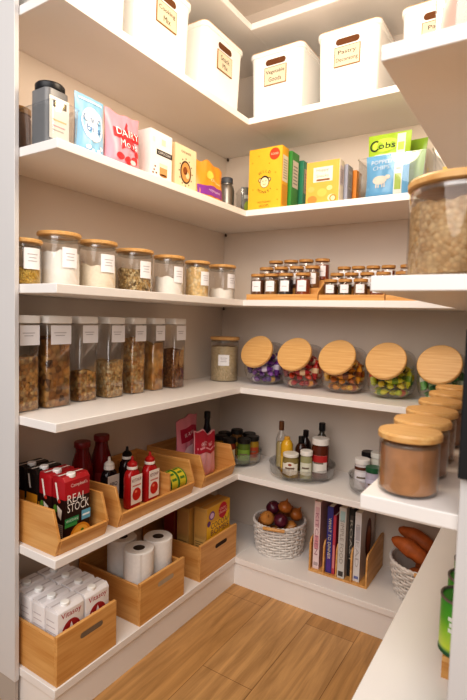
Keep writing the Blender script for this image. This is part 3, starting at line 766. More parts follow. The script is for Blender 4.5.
sp = [plain('spice_brown', '#6a4228', .9, .2, 60), plain('spice_red', '#8e4220', .9, .2, 60), plain('spice_black', '#352c2a', .9, .2, 60), plain('spice_mid', '#8a6238', .9, .2, 60), plain('spice_olive', '#5a5030', .9, .2, 60)]
tier = ['bottom', 'middle', 'top']
GL = 'small jars on the stepped spice racks'
protoA = [spice_jar('x', (0, 0, 0), .0615, .09, sp[k], GL) for k in range(4)]
protoB = [spice_jar('x', (0, 0, 0), .053, .064, sp[k], GL) for k in (0, 1, 3, 4)]
used = set()
def place(protos, k, loc, label):
    p = protos[k]
    if p.name in used: return dup(p, loc, 0, label)
    used.add(p.name); p.location = loc; p['label'] = label
for r, (yy, xs) in enumerate(((-.267, (.358, .423, .490, .566)), (-.202, (.362, .434, .506, .578)), (-.136, (.372, .446, .518, .592)))):
    for i, x in enumerate(xs):
        place(protoA, [[0, 3, 2, 1], [3, 1, 0, 3], [0, 3, 3, 1]][r][i], (x, yy, z4+st[r]+.0006), f'{ordn[i]} jar from the left, {tier[r]} tier of the left spice rack')
for r, (yy, xs) in enumerate(((-.267, (.684, .742, .803, .866)), (-.202, (.684, .744, .806, .868)), (-.136, (.688, .748, .808, .868)))):
    for i, x in enumerate(xs):
        place(protoB, [[0, 3, 2, 1], [3, 1, 0, 3], [0, 3, 2, 1]][r][i], (x, yy, z4+st2[r]+.0006), f'{ordn[i]} jar from the left, {tier[r]} tier of the middle spice rack')
for r, (yy, xs) in enumerate(((-.267, (.94, 1.0, 1.06)), (-.202, (.94, 1.0, 1.06)), (-.136, (.94, 1.0, 1.06)))):
    for i, x in enumerate(xs):
        place(protoB, [1, 2, 0][i], (x, yy, z4+st2[r]+.0006), f'{ordn[i]} jar from the left, {tier[r]} tier of the spice rack behind the right shelf')

# ------------------------------------------------------------------ bamboo boxes
def hopper_bin(label, y0, y1, x0=.012, divider=None):
    """open-front bamboo bin: low lip leaning outward, scooped sides. Looks toward +X, so built in world axes"""
    t = thing('bamboo_bin', label, 'bamboo bin', (0, y0, Zs[2]), 0, 'open front bamboo bins')
    w = y1-y0; th = .009
    prof = [(x0, 0), (.300, 0), (.316, .045), (.288, .128), (.15, .124), (x0, .124)]
    for a in (0, w-th): MB().prism(prof, a, a+th, W['bamx'], 'Y').build('side_panel', t, bevel=.0012)
    MB().prism([(.292, 0), (.302, 0), (.318, .046), (.309, .048)], th, w-th, W['bam'], 'Y').build('front_lip', t, bevel=.001)
    MB().box(x0, .296, th, w-th, 0, .007, W['bamx']).build('base_board', t)
    MB().box(x0, x0+.009, th, w-th, .007, .122, W['bam']).build('back_panel', t)
    if divider: MB().prism([(x0+.009, .007), (.29, .007), (.285, .1), (x0+.009, .1)], divider, divider+.007, W['bamx'], 'Y').build('divider', t)
    return t
hopper_bin('open front bamboo bin holding stock cartons at near end', -1.236, -1.054)
hopper_bin('wide open front bamboo bin holding sauce bottles and tins', -1.006, -.622, divider=.268)
hopper_bin('open front bamboo bin holding pink bags near the corner', -.562, -.335)

def deep_box(label, y0, y1, x1=.316, slotmat=None):
    t = thing('bamboo_box', label, 'bamboo box', (0, y0, Zs[1]), 0, 'deep bamboo boxes on the lowest shelf')
    w = y1-y0; th = .011; h = .146; x0 = .01
    MB().box(x1-th, x1, 0, w, 0, h, W['bam']).build('front_panel', t, bevel=.0012)
    MB().box(x0, x0+th, 0, w, 0, h, W['bam']).build('back_panel', t, bevel=.0012)
    MB().box(x0+th, x1-th, 0, th, 0, h-.012, W['bamx']).build('side_panel', t, bevel=.0012)
    MB().box(x0+th, x1-th, w-th, w, 0, h-.012, W['bamx']).build('side_panel', t, bevel=.0012)
    MB().box(x0+th, x1-th, th, w-th, 0, .008, W['bamx']).build('base_board', t)
    m = MB(); r = .0085; hw = .034
    pts = [(w/2+.012+hw*sx+r*math.cos(a), h*.72+r*math.sin(a)) for sx, a0 in ((1, -PI/2), (-1, PI/2)) for a in [a0+PI*i/8 for i in range(9)]]
    m.poly2(pts, lambda y, z: (x1+.0006, y, z), slotmat or W['slot'])
    m.ring(0, 0, 1, 1, lambda x, z: (0, 0, 0), W['bam'], 3) if False else None
    m.build('hand_slot', t)
    return t
deep_box('deep bamboo box full of white milk cartons at near end', -1.24, -1.018, slotmat=W['pewter'])
deep_box('deep bamboo box holding three paper towel rolls', -.912, -.676, slotmat=C('#b7a48c'))
deep_box('deep bamboo box holding cereal boxes near the corner', -.576, -.312)

# stock cartons
z2 = Zs[2]
def stock(label, x, y, kind):
    w, d, h = .09, .056, .192
    t = thing('stock_carton', label, 'carton', (x, y, z2+.008), RL, 'stock cartons')
    top = '#b01e28' if kind == 'red' else '#221a18'; low = '#2b1512' if kind == 'red' else '#1c1714'
    b = MB(); b.rbox(w, d, 0, h*.66, .002, C(low, .35), n=2, e=.0005)
    b.rbox(w, d, h*.66, h-.012, .002, C(top, .35), n=2, e=.0005)
    # sloped gable top
    b.loft([[(x_, y_, h-.012) for x_, y_ in rr(w, d, .002, 2)], [(x_, y_*.75+.004, h) for x_, y_ in rr(w, d, .002, 2)]], C(top, .35))
    b.rect(-w/2+.001, w/2-.001, -.004, .004, lambda x_, q: (x_, q+.004, h+.0008), C('#e9e2da'))
    b.build('body', t)
    MB().lathe([(.0125, 0), (.0135, .002), (.0135, .011), (.012, .013)], W['white'], 20).build('cap', t, loc=(-.012 if kind == 'red' else -.012, -.012, h-.006))
    f = MB(); wp = front(-d/2-.0008); w2 = front(-d/2-.0013); w3 = front(-d/2-.0018)
    if kind == 'red':
        f.text("Campbell's", .005, h*.855, .013, wp, C('#f4e6e0'), .06)
        f.text('REAL', -.004, h*.665, .025, w2, C('#f6f0ea'), .066); f.text('STOCK', .002, h*.525, .025, w2, C('#f6f0ea'), .078)
        f.rect(-.046, .004, h*.29, h*.375, wp, C('#2f8f55')); f.text('VEGETABLE', -.02, h*.333, .007, w2, C('#eaf4e8'), .044)
        f.rect(-.046, -.002, h*.235, h*.285, wp, C('#3f9c4c')); f.rect(.014, .047, h*.27, h*.42, wp, C('#6fb2cc')); f.rect(.017, .044, h*.33, h*.36, w2, C('#eef6fa'))
        pts = [(.01+.04*math.cos(a), .004+.042*math.sin(a)) for a in [PI*i/16 for i in range(17)]]
        f.poly2(pts, w2, C('#d8902c')); pts = [(.01+.032*math.cos(a), .006+.033*math.sin(a)) for a in [PI*i/16 for i in range(17)]]; f.poly2(pts, w3, C('#efb548'))
        f.ell(.016, .024, .006, .004, front(-d/2-.0023), C('#4f8a30'), 10)
    else:
        f.rect(-w*.49, w*.49, h*.18, h*.52, wp, C('#e0a02e')); f.text('STOCK', 0, h*.66, .02, wp, C('#eee4d0'), .07)
    f.build('printed_front', t)
    s = MB(); ws = lambda y_, z: (-w/2-.0008, -y_, z)
    ws2 = lambda y_, z: (-w/2-.0013, -y_, z)
    if kind == 'red':
        s.poly2([(-.016, h*.9), (-.008, h*.9), (.004, h*.62), (-.004, h*.62)], ws, C('#efe6dd')); s.poly2([(-.006, h*.56), (.016, h*.5), (.012, h*.34), (-.002, h*.4)], ws, C('#e7ddce'))
        s.ell(-.014, h*.5, .008, .012, ws, C('#5c8a34'), 14); s.ell(.004, h*.63, .007, .006, ws2, C('#c23a2a'), 12); s.rect(-.02, .02, h*.08, h*.28, ws, C('#a8a29a'))
        for k in range(6): s.rect(-.017, .017, h*(.1+.03*k), h*(.11+.03*k), ws2, C('#5a5450'))
    else:
        s.rect(-.026, .026, h*.34, h*.62, ws, C('#d9952a')); s.poly2([(-.02, h*.92), (-.012, h*.92), (-.004, h*.7), (-.012, h*.7)], ws, C('#efe6dd'))
    s.build('printed_side', t)
    return t
stock('front red stock carton with REAL STOCK lettering in the bamboo bin', .246, -1.138, 'red')
stock('second red stock carton directly behind the lettered front carton', .187, -1.14, 'red')
stock('black stock carton third from the front in the bamboo bin', .128, -1.142, 'black')
stock('black stock carton at the very back of the bamboo bin', .069, -1.144, 'black')

# sauce bottles
def passata(label, x, y, D=.074, h=.225):
    R = D/2
    t = thing('sauce_bottle', label, 'bottle', (x, y, z2+.008), 0, 'glass sauce bottles in the wide bin')
    MB().lathe([(R-.004, 0), (R, .004), (R, h*.58), (R*.93, h*.64), (R*.62, h*.83), (R*.6, h*.9)], C('#6e1414', .12), 28).build('glass_body', t)
    MB().lathe([(R*.72, 0), (R*.75, .003), (R*.75, .017), (R*.7, .02)], C('#7d1a1c', .35), 26).build('lid', t, loc=(0, 0, h*.9))
    m = MB(); m.rect(-.026, .026, .045, .1, cyl(R+.0006, .9), C('#8f2622'), 6, 1); m.build('paper_label', t)
passata('dark red glass sauce bottle, left of two at the back', .075, -.955)
passata('dark red glass sauce bottle, right of two at the back', .075, -.868, .074, .232)
def squeeze(label, x, y, body, capc, h, kind, lab=None, w=.062, d=.042):
    t = thing('sauce_bottle', label, 'bottle', (x, y, z2+.008), RL, 'squeeze sauce bottles in the wide bin')
    S = []
    for k, (f, z) in enumerate(((.92, 0), (1, .004), (1, h*.3), (.96, h*.45), (1, h*.62), (.85, h*.74), (.5, h*.8), (.42, h*.82))):
        S.append([(x_, y_, z) for x_, y_ in rr(w*f, d*(f if f > .6 else f*1.25), min(w, d)*.45*f, 5)])
    MB().loft(S, C(body, .22)).build('body', t)
    c = MB(); c.lathe([(.0165, 0), (.0175, .002), (.0175, .018), (.012, .024), (.006, .028), (.004, .042), (.0025, .043)], C(capc, .3), 24)
    c.build('cap', t, loc=(0, 0, h*.815))
    MB().lathe([(.0182, 0), (.0185, .001), (.0185, .009), (.0182, .01)], C('#eee8e0'), 24).build('neck_band', t, loc=(0, 0, h*.81))
    if lab:
        m = MB(); yy = -d/2
        bx = lambda x_, z: (x_, yy-.0012-.0*z, z)
        m.rect(-w*.43, w*.43, h*.1, h*.7, lambda x_, z: (x_, yy-.0012, z), C(lab)); w2 = lambda x_, z: (x_, yy-.0018, z); w3 = lambda x_, z: (x_, yy-.0023, z)
        if kind == 'tomato':
            m.text('KETCHUP', 0, h*.6, .011, w2, C('#7a1c1c'), .044); m.ell(0, h*.3, .02, .022, w2, C('#c8281e'), 20); m.ell(-.004, h*.36, .006, .005, w3, C('#ef8a6a'), 12)
            m.rect(-.02, .02, h*.47, h*.5, w2, C('#d08a80'))
        else:
            m.text('BBQ', 0, h*.5, .015, w2, C('#4a2c20'), .034); m.rect(-.016, .016, h*.26, h*.3, w2, C('#b8a898'))
        m.build('paper_label', t)
squeeze('red squeeze ketchup bottle with white label, left one', .228, -.868, '#b01c1e', '#b3201f', .166, 'tomato', '#f0e6de')
squeeze('red squeeze ketchup bottle with white label, right one', .232, -.784, '#b01c1e', '#b3201f', .164, 'tomato', '#f0e6de')
squeeze('dark barbecue sauce bottle with white cap behind the ketchup', .155, -.905, '#1d1113', '#e8e2da', .158, 'bbq', '#d9d2c8')
squeeze('dark brown sauce bottle with black nozzle behind the ketchup', .145, -.81, '#2a1512', '#14100f', .175, 'bbq', None)
# tins lying on their rims
def tin(label, x, y):
    t = thing('food_tin', label, 'tin', (x, y, z2+.0495), 0, 'green and yellow tins')
    M = Matrix.Rotation(PI/2, 4, 'X')
    MB().lathe([(.0405, -.018), (.0405, .018)], C('#d8c83a', .3), 32, cap0=False, cap1=False).move(M).build('printed_band', t)
    MB().lathe([(.041, .017), (.042, .019), (.042, .021), (.038, .021), (.038, .0185)], C('#4a7a34', .3), 32).move(M).build('lid', t)
    MB().lathe([(.038, -.0185), (.038, -.021), (.042, -.021), (.042, -.019), (.041, -.017)], C('#5a9038', .3), 32).move(M).build('base_rim', t)
    m = MB()
    for a in range(3):
        aa = .35+a*.55
        m.rect(-.012, .012, aa, aa+.22, lambda y_, q: (.0412*math.cos(q), y_, .0412*math.sin(q)), C('#4f7f30'), 1, 4)
    m.build('printed_text', t)
tin('green rimmed yellow tin on its side, next to the bin divider', .244, -.702)
tin('green rimmed yellow tin on its side, at the bin end', .244, -.656)
# bags in the third bin
def art_bag(f, wp, wp2, w, h):
    f.rect(-w*.36, w*.36, h*.58, h*.82, wp, C('#b02040'), 6, 3); f.text('BERRY', 0, h*.7, .016, wp2, C('#f8e8ea'), .06)
    f.ell(0, h*.4, w*.3, h*.1, wp, C('#f2d3d6'), 16)
pouch('snack_bag', 'pink bag with red panel leaning at the back of bamboo bin', 'bag', (.15, -.462, z2+.01), RL, .14, .25, .05, '#dc8c9a', art_bag, 'bags in the third bamboo bin', seed=21, rot=(0, -.04, RL), topcut=.02)
def art_bag2(f, wp, wp2, w, h):
    f.rect(-w*.47, w*.47, h*.52, h*.97, wp, C('#b01f38'), 8, 6); f.text('FROSTING', 0, h*.72, .018, wp2, C('#f7d9dc'), .075, .25)
    f.rect(-w*.42, w*.42, h*.6, h*.64, wp2, C('#e6a2ac'), 6, 1)
pouch('snack_bag', 'pale pink bag with dark red top at front of bamboo bin', 'bag', (.222, -.44, z2+.01), RL, .15, .205, .05, '#e3a8ac', art_bag2, 'bags in the third bamboo bin', seed=22, rot=(0, 0, RL), topcut=.04)
t = thing('sauce_bottle', 'black bottle between the two pink bags', 'bottle', (.185, -.37, z2+.008))
MB().lathe([(.019, 0), (.0205, .004), (.0205, .16), (.012, .2), (.011, .225)], C('#1c1418', .15), 24).build('body', t)
MB().lathe([(.013, 0), (.0135, .003), (.0135, .028), (.011, .031)], W['black'], 20).build('cap', t, loc=(0, 0, .224))

# ------------------------------------------------------------------ lowest shelf contents
z1 = Zs[1]
def milk(loc):
    w, d, h = .092, .056, .196
    t = thing('milk_carton', '', 'carton', loc, RL, 'white milk cartons in the deep bamboo box')
    b = MB(); b.rbox(w, d, 0, h-.01, .002, C('#f2eeee', .35), n=2)
    b.loft([[(x_, y_, h-.01) for x_, y_ in rr(w, d, .002, 2)], [(x_, y_*.8+.004, h) for x_, y_ in rr(w, d, .002, 2)]], C('#efeaea', .35))
    b.rect(-w/2+.002, w/2-.002, -.003, .003, lambda x_, q: (x_, q+.004, h+.0008), C('#cfc6c6'))
    b.build('body', t)
    MB().lathe([(.012, 0), (.013, .002), (.013, .01), (.011, .012)], W['white'], 18).build('cap', t, loc=(-.008, -.01, h-.004))
    f = MB(); wp = front(-d/2-.0008); w2 = front(-d/2-.0013); w3 = front(-d/2-.0018)
    f.text('Vitasoy', .0, h*.87, .021, wp, C('#b3262c'), .07)
    f.ell(.0, h*.59, .034, .038, wp, C('#a82428'), 26)
    for a in (PI/2, PI/2+1.0, PI/2-1.0, PI/2+2.0, PI/2-2.0):
        ca, sa = math.cos(a), math.sin(a)
        P = [(0, 0), (.013*ca-.006*sa, .015*sa+.006*ca), (.028*ca, .031*sa), (.013*ca+.006*sa, .015*sa-.006*ca)]
        f.poly2([(p, h*.59+q) for p, q in reversed(P)], w2, C('#f6efec'))
    f.rect(-.002, .002, h*.42, h*.59, w3, C('#f6efec'))
    f.build('printed_front', t)
    s = MB(); ws = lambda y_, z: (-w/2-.0008, -y_, z)
    for k in range(9):
        s.rect(-.021, .021-.004*(k % 3), h*(.12+.085*k), h*(.135+.085*k), ws, C('#cdc4c6'))
    s.rect(.004, .02, h*.3, h*.5, ws, C('#d9cfd2'))
    s.build('printed_side', t)
    return t
mk = None
for c, y in enumerate((-1.176, -1.078)):
    for r, x in enumerate((.268, .208, .148, .088)):
        lab = f'white milk carton, {ordn[r] if r else "front"} in the {"near" if c == 0 else "far"} row of the bamboo box'
        if mk is None: mk = milk((x, y, z1+.0085)); mk['label'] = lab
        else: dup(mk, (x, y, z1+.0085), RL, lab)
def roll(label, loc):
    t = thing('paper_towel_roll', label, 'paper towel', loc, 0, 'paper towel rolls')
    b = MB(); R = .0525; h = .222
    b.lathe([(.022, .0), (R-.002, .0), (R, .003), (R, h-.003), (R-.003, h), (.0205, h-.001), (.0205, h-.03)], W['paper'], 40, cap0=True, cap1=False)
    b.rect(-.004, .004, .004, h-.004, cyl(R+.0008, .9), C('#e2dcd6'), 2, 1); b.build('paper', t)
    MB().lathe([(.0205, .004), (.0205, h-.002), (.019, h-.002), (.019, h-.04), (.001, h-.06)], W['card'], 24).build('cardboard_core', t)
    return t
r0 = roll('white paper towel roll at the front of the box, near side', (.246, -.847, z1+.0085))
dup(r0, (.136, -.82, z1+.0085), .8, 'white paper towel roll at the back of the box')
dup(r0, (.24, -.7405, z1+.0085), 2.2, 'white paper towel roll at the far front side of the box')
def art_bombs(f, wp, wp2, w, h):
    f.poly2([(-w/2+.001, .001), (w/2-.001, .001), (w/2-.001, h*.82), (0, h*.74), (-w/2+.001, h*.75)], wp, C('#edc02c'))
    f.ell(.03, h*.86, .032, .034, wp2, C('#c02038'), 26); w3 = lambda x, z: (x, wp2(x, z)[1]-.0006, z)
    f.text('CHOC', .03, h*.895, .011, w3, C('#f6d8c8'), .05); f.text('CRUNCH', .03, h*.835, .011, w3, C('#f6d8c8'), .06)
    f.ell(-.05, h*.86, .02, .018, wp2, C('#7a4a92'), 18); f.ell(-.05, h*.86, .014, .012, w3, C('#d9b8d8'), 14)
    f.text('COCOA', .004, h*.685, .024, wp2, C('#5c2a4a'), .12); f.text('BOMBS', .01, h*.575, .024, wp2, C('#6a2a52'), .13)
    f.ell(-.07, h*.745, .012, .012, wp2, C('#6a3a7a'), 16); f.poly2([(.064, h*.64), (.072, h*.66), (.08, h*.78), (.072, h*.74)], wp2, C('#7a9a30'))
def side_bombs(s, ws, d, h):
    pass
t = carton('cereal_box', 'yellow cereal box with COCOA BOMBS lettering in the bamboo box', 'cereal box', (.262, -.424, z1+.0085), RL, .17, .064, .258, '#d9a636', '#c79a58', 'cereal boxes in the bamboo box', '#c08a3a', art_bombs)
def left_print(t, w, d, h, c1, c2):
    s = MB(); ws = lambda y, z: (-w/2-.0006, -y, z); w2 = lambda y, z: (-w/2-.0011, -y, z)
    s.rect(-d*.42, d*.42, h*.06, h*.5, ws, C(c1)); s.rect(-d*.42, d*.42, h*.55, h*.94, ws, C(c2))
    for k in range(10): s.rect(-d*.34, d*.34, h*(.1+.038*k), h*(.112+.038*k), w2, C('#8a6a3c'))
    s.build('printed_side', t)
left_print(t, .17, .064, .258, '#d8b06a', '#cfa058')
t = carton('cereal_box', 'tan sided cereal box directly behind the lettered cereal box', 'cereal box', (.192, -.438, z1+.0085), RL, .192, .062, .25, '#c59a52', '#c39a5c', 'cereal boxes in the bamboo box', '#b98d50'); left_print(t, .192, .062, .25, '#cda766', '#c2935a')
t = carton('cereal_box', 'red and brown cereal box furthest back in the bamboo box', 'cereal box', (.118, -.44, z1+.0085), RL, .185, .06, .245, '#9a3a26', '#8a4a28', 'cereal boxes in the bamboo box', '#8a4426'); left_print(t, .185, .06, .245, '#a05a30', '#8a2a26')

# ------------------------------------------------------------------ wicker baskets
def wicker_basket(label, loc, R0, R1, h, rz=0):
    t = thing('wicker_basket', label, 'basket', loc, rz, 'white wicker baskets')
    b = MB(); N = 26; rows = 11
    rad = lambda z: R0+(R1-R0)*(z/h)**.8
    b.lathe([(R0-.003, .002), (R0-.001, .004), (rad(h*.5)-.005, h*.5), (R1-.005, h-.004), (R1-.007, h-.004), (rad(h*.5)-.008, h*.5), (R0-.006, .006)], C('#cfc6be', .8), 40)
    rnd = random.Random(int(loc[0]*1000))
    for r in range(rows):
        z = .006+(h-.014)*r/(rows-1); pts = []
        for i in range(N*4):
            a = 2*PI*i/(N*4); s = math.sin(N*a/2*2/2+PI*(r % 2))
            rd = rad(z)+.0035*s+rnd.uniform(-.0006, .0006)
            pts.append((rd*math.cos(a), rd*math.sin(a), z+.0018*math.sin(5*a+r)))
        b.tube(pts, .0044, W['wick'], 6, True)
    b.build('woven_body', t)
    s = MB()
    for i in range(N):
        a = 2*PI*(i+.5)/N
        s.tube([((rad(h*q)+.001)*math.cos(a), (rad(h*q)+.001)*math.sin(a), h*q+.002) for q in (0, .33, .66, 1)], .0026, W['wick'], 6)
    s.build('stakes', t)
    rm = MB()
    for ph in (0, PI):
        rm.tube([((R1+.002*math.sin(18*a+ph))*math.cos(a), (R1+.002*math.sin(18*a+ph))*math.sin(a), h+.003*math.cos(18*a+ph)) for a in [2*PI*i/108 for i in range(108)]], .005, W['wick'], 6, True)
    rm.build('braided_rim', t)
    for sgn in (0, PI):
        a0 = -PI/2+sgn+.0
        H = MB(); pts = [((R1+.009)*math.cos(a0+q), (R1+.009)*math.sin(a0+q), h-.004+.006*math.cos(q*3)) for q in [-.38+.76*i/10 for i in range(11)]]
        H.tube(pts, .0075, W['bam'], 8); H.build('handle', t)
    return t
wicker_basket('round white wicker basket full of onions', (.436, -.135, z1), .102, .116, .136, .25)
wicker_basket('round white wicker basket holding sweet potatoes at right', (1.065, -.15, z1), .1, .125, .138, .3)
M_on = [plain('onion_brown', '#b06a30', .35, .2, 30), plain('onion_gold', '#c98a48', .35, .2, 30), plain('onion_red', '#5c1f33', .3, .25, 30)]
def onion(label, loc, R, mat, rot):
    o = MB(); 
    pr = [(.12, -.86), (.5, -.78), (.85, -.45), (1, 0), (.9, .42), (.6, .72), (.3, .9), (.14, 1.06), (.09, 1.3), (.03, 1.42)]
    o.lathe([(r*R, z*R*.92) for r, z in pr], mat, 24)
    ob = o.build('onion'); 
    rt = MB().lathe([(.1*R, -.84*R), (.16*R, -.86*R), (.08*R, -.92*R)], C('#8a6a44', .9), 10).build('root', ob)
    ob.location = loc; ob.rotation_euler = rot
    return tag(ob, label, 'onion', 'onions in the wicker basket')
ons = [(-.065, -.055, .143, .0335, 0, (.5, -.4, 0), 'brown onion at the left rim of the basket'),
       (-.022, -.068, .15, .0335, 1, (.9, .1, .5), 'golden onion at the front centre of the basket'),
       (.03, -.062, .152, .0335, 2, (.4, .5, 0), 'dark red onion at the front, right of the golden onion'),
       (.075, -.03, .142, .0335, 1, (.3, .9, 0), 'golden onion at the right rim of the basket'),
       (-.04, .0, .172, .0335, 2, (.2, -.6, 1), 'dark red onion in the middle of the basket'),
       (.03, .0, .192, .0335, 0, (.1, .2, 1), 'brown onion on top of the heap'),
       (.075, .04, .165, .0335, 0, (-.3, .5, 0), 'brown onion at the back right of the heap'),
       (-.06, .05, .155, .0335, 1, (-.4, -.3, 0), 'golden onion at the back left of the heap'),
       (.01, .065, .16, .0335, 0, (-.5, .1, 2), 'brown onion at the back centre of the heap'),
       (-.03, -.02, .1, .034, 1, (.3, .3, 1), 'golden onion low in the basket middle'), (.045, .015, .1, .034, 0, (.3, -.3, 2), 'brown onion low in the basket beneath the heap')]
P = [[o[0], o[1], o[2]] for o in ons]
for it in range(80):                       # let the heap settle so that no two onions share space
    for i in range(len(P)):
        for j in range(i):
            dv = [P[i][k]-P[j][k] for k in range(3)]; L = max(1e-4, math.sqrt(sum(q*q for q in dv))); need = (ons[i][3]+ons[j][3])*1.0
            if L < need:
                for k in range(3):
                    e = dv[k]/L*(need-L)/2; P[i][k] += e; P[j][k] -= e
        rad = math.hypot(P[i][0], P[i][1]); lim = (.098 if P[i][2] < .12 else .104)-ons[i][3]
        if rad > lim: P[i][0] *= lim/rad; P[i][1] *= lim/rad
        P[i][2] = max(ons[i][3]+.012, P[i][2]-.0001)
for (x, y, z), (_, _, _, R, m, rot, lab) in zip(P, ons): onion(lab, (.436+x, -.135+y, z1+z), R*.97, M_on[m], rot)
M_sp = plain('sweet_potato_skin', '#b5622c', .55, .25, 26, 0, .4)
def sweet_potato(label, p0, p1, R, bend, seed):
    rnd = random.Random(seed); a, b = Vector(p0), Vector(p1); pts = []; rs = []
    n = 14
    side = Vector((0, -.3, 1))
    for i in range(n+1):
        q = i/n; p = a.lerp(b, q)+side*bend*math.sin(PI*q)
        pts.append(p-Vector(p0)); rs.append(R*max(.06, math.sin(PI*min(1, max(0, q*.94+.03)))**.6)*(1+rnd.uniform(-.06, .06)))
    o = MB().tube(pts, rs, M_sp, 16).build('sweet_potato', loc=p0, ang=70)
    return tag(o, label, 'sweet potato', 'sweet potatoes in the wicker basket')
bz = z1
sweet_potato('long sweet potato leaning out of the basket to the upper left', (.948, -.19, bz+.208), (1.1, -.2, bz+.14), .032, .014, 1)
sweet_potato('sweet potato lying behind the leaning one in the basket', (.955, -.115, bz+.222), (1.12, -.125, bz+.15), .032, .016, 2)
sweet_potato('sweet potato beneath the others inside the right basket', (1.01, -.155, bz+.085), (1.12, -.17, bz+.065), .03, .004, 4)
sweet_potato('sweet potato low at the back of the right basket', (1.02, -.09, bz+.08), (1.12, -.09, bz+.06), .03, .004, 5)

# ------------------------------------------------------------------ book rack and books
t = thing('book_rack', 'bamboo book rack with five upright dividers on the lowest back shelf', 'rack', (.626, 0, z1))
MB().box(0, .246, -.237, -.012, 0, .009, W['bam']).build('base_board', t, bevel=.001)
for k, x in enumerate((0, .06, .115, .176, .238)):
    hh = .152 if k < 4 else .152
    MB().prism([(-.235, .009), (-.235, .118), (-.222, .132 if k == 4 else .14), (-.04, hh), (-.014, hh-.006), (-.014, .009)], x, x+.007, W['bam'], 'X').build('divider', t, bevel=.001)
def book(label, x0, th, h, d, spine, cover, y=-.222, lines=None, txt=None, tc='#ffffff', rotx=0, back=None, cover_art=None):
    t = thing('cookbook', label, 'book', (x0+th/2, y, z1+.0095), 0, 'cookbooks in the bamboo rack', (rotx, 0, 0))
    b = MB()
    b.box(-th/2, -th/2+.002, .0, d, 0, h, C(cover, .4)).box(th/2-.002, th/2, .0, d, 0, h, C(cover, .4)).box(-th/2, th/2, -.0005, .002, 0, h, C(spine, .4))
    cov_o = b.build('cover', t)
    MB().box(-th/2+.002, th/2-.002, .002, d-.003, .003, h-.003, C('#efe8da', .8)).build('pages', t)
    s = MB(); wp = front(-.0012); w2 = front(-.0017)
    if lines:
        for z0, z1_, c in lines: s.rect(-th*.34, th*.34, h*z0, h*z1_, wp, C(c))
    if txt: s.text(txt, 0, h*.52, th*.52, w2, C(tc), h*.62, -PI/2)
    if cover_art:
        cover_art(s, lambda y_, z: (th/2+.0006, y_, z), d, h)
    s.build('spine_print', cov_o)
    return t
book('pink and white spined cookbook at the left of the rack', .638, .027, .285, .18, '#ecd6d6', '#c9a3a8', lines=[(.62, .92, '#d9b2b6'), (.3, .5, '#dc9aa4'), (.05, .1, '#b9a5a5')], txt='KITCHEN', tc='#b07c88')
book('purple spined cookbook with pale lettering', .695, .025, .277, .18, '#3b3b86', '#7a2f58', lines=[(.02, .3, '#5a3a8e')], txt='WHAT TO DINNER', tc='#efe2c0')
book('red spined cookbook squeezed beside the purple one', .7215, .012, .245, .17, '#c0455a', '#a83a4c', lines=[(.1, .5, '#d98a90')])
book('thick grey white spined cookbook in the middle of the rack', .7492, .029, .29, .19, '#cfcac4', '#b9b2ac', y=-.234, lines=[(.8, .95, '#a9c3c4'), (.03, .1, '#4a423e')], txt='SIMPLE FOOD', tc='#a0978f')
book('black spined cookbook behind the fourth divider', .7795, .02, .282, .18, '#2c2a2a', '#3a3533', y=-.2, lines=[(.3, .9, '#56504c')], txt='ROAST', tc='#b9b2a4')
def cov(s, w, d, h):
    s.ell(.1, h*.52, .04, h*.3, w, C('#6a3018'), 22); s.ell(.1, h*.5, .025, h*.2, lambda y, z: (w(y, z)[0]+.0005, y, z), C('#a85a2a'), 18)
book('white cookbook with a brown picture on its cover, right of the rack', .8105, .026, .28, .185, '#dcd8d8', '#cfc9c9', lines=[(.6, .8, '#b8b2b8'), (.04, .08, '#6a72a8')], txt='BREAD', tc='#b9b2b2', cover_art=cov)

# ------------------------------------------------------------------ turntables and bottles
def turntable(label, loc, R, wall):
    t = thing('turntable', label, 'turntable', loc, 0, 'clear turntables on the second shelf')
    MB().lathe([(R*.7, 0), (R*.7, .01), (R-.01, .011), (R-.002, .014)], W['acry'], 48).build('base', t)
    b = MB(); b.lathe([(R-.002, .014), (R, .02), (R+.004, wall-.004), (R+.006, wall-.002), (R+.004, wall), (R, wall-.003), (R-.004, .02)], W['acry'], 48, cap0=False, cap1=False)
    b.build('rim_wall', t)
    return t
def simple_jar(label, loc, D, h, body, lid, lab=None, neck=.86, group=None, name='condiment_jar', ang=.4, lidh=.02, art=None):
    t = thing(name, label, 'jar', loc, 0, group)
    R = D/2; g = h-lidh
    MB().lathe([(R-.003, 0), (R, .003), (R, g-.014), (R*neck, g-.003), (R*neck, g)], C(body, .15), 26).build('body', t)
    MB().lathe([(R*neck+.002, 0), (R*neck+.0035, .002), (R*neck+.0035, lidh-.002), (R*neck+.001, lidh)], C(lid, .35), 26).build('lid', t, loc=(0, 0, g-.001))
    if lab:
        m = MB(); m.rect(-R*1.1, R*1.1, g*.18, g*.7, cyl(R+.0006, ang), C(lab), 8, 1)
        m.rect(-R*.6, R*.6, g*.45, g*.52, cyl(R+.0011, ang), C('#7a6a5a'), 6, 1)
        if art: art(m, cyl(R+.0011, ang), cyl(R+.0016, ang), R, g)
        m.build('paper_label', t)
    return t
def tall_bottle(label, loc, D, h, body, cap, lab=None, caph=.03, mat=None, ang=.4, group=None, shoulder=.62):
    t = thing('condiment_bottle', label, 'bottle', loc, 0, group)
    R = D/2
    MB().lathe([(R-.003, 0), (R, .004), (R, h*shoulder), (R*.8, h*(shoulder+.08)), (R*.42, h*(shoulder+.16)), (R*.38, h-caph)], mat or C(body, .12), 24).build('body', t)
    MB().lathe([(R*.46, 0), (R*.5, .002), (R*.5, caph-.002), (R*.42, caph)], C(cap, .4), 20).build('cap', t, loc=(0, 0, h-caph))
    if lab:
        m = MB(); m.rect(-R*1.1, R*1.1, h*.12, h*.45, cyl(R+.0006, ang), C(lab), 8, 1); m.build('paper_label', t)
    return t
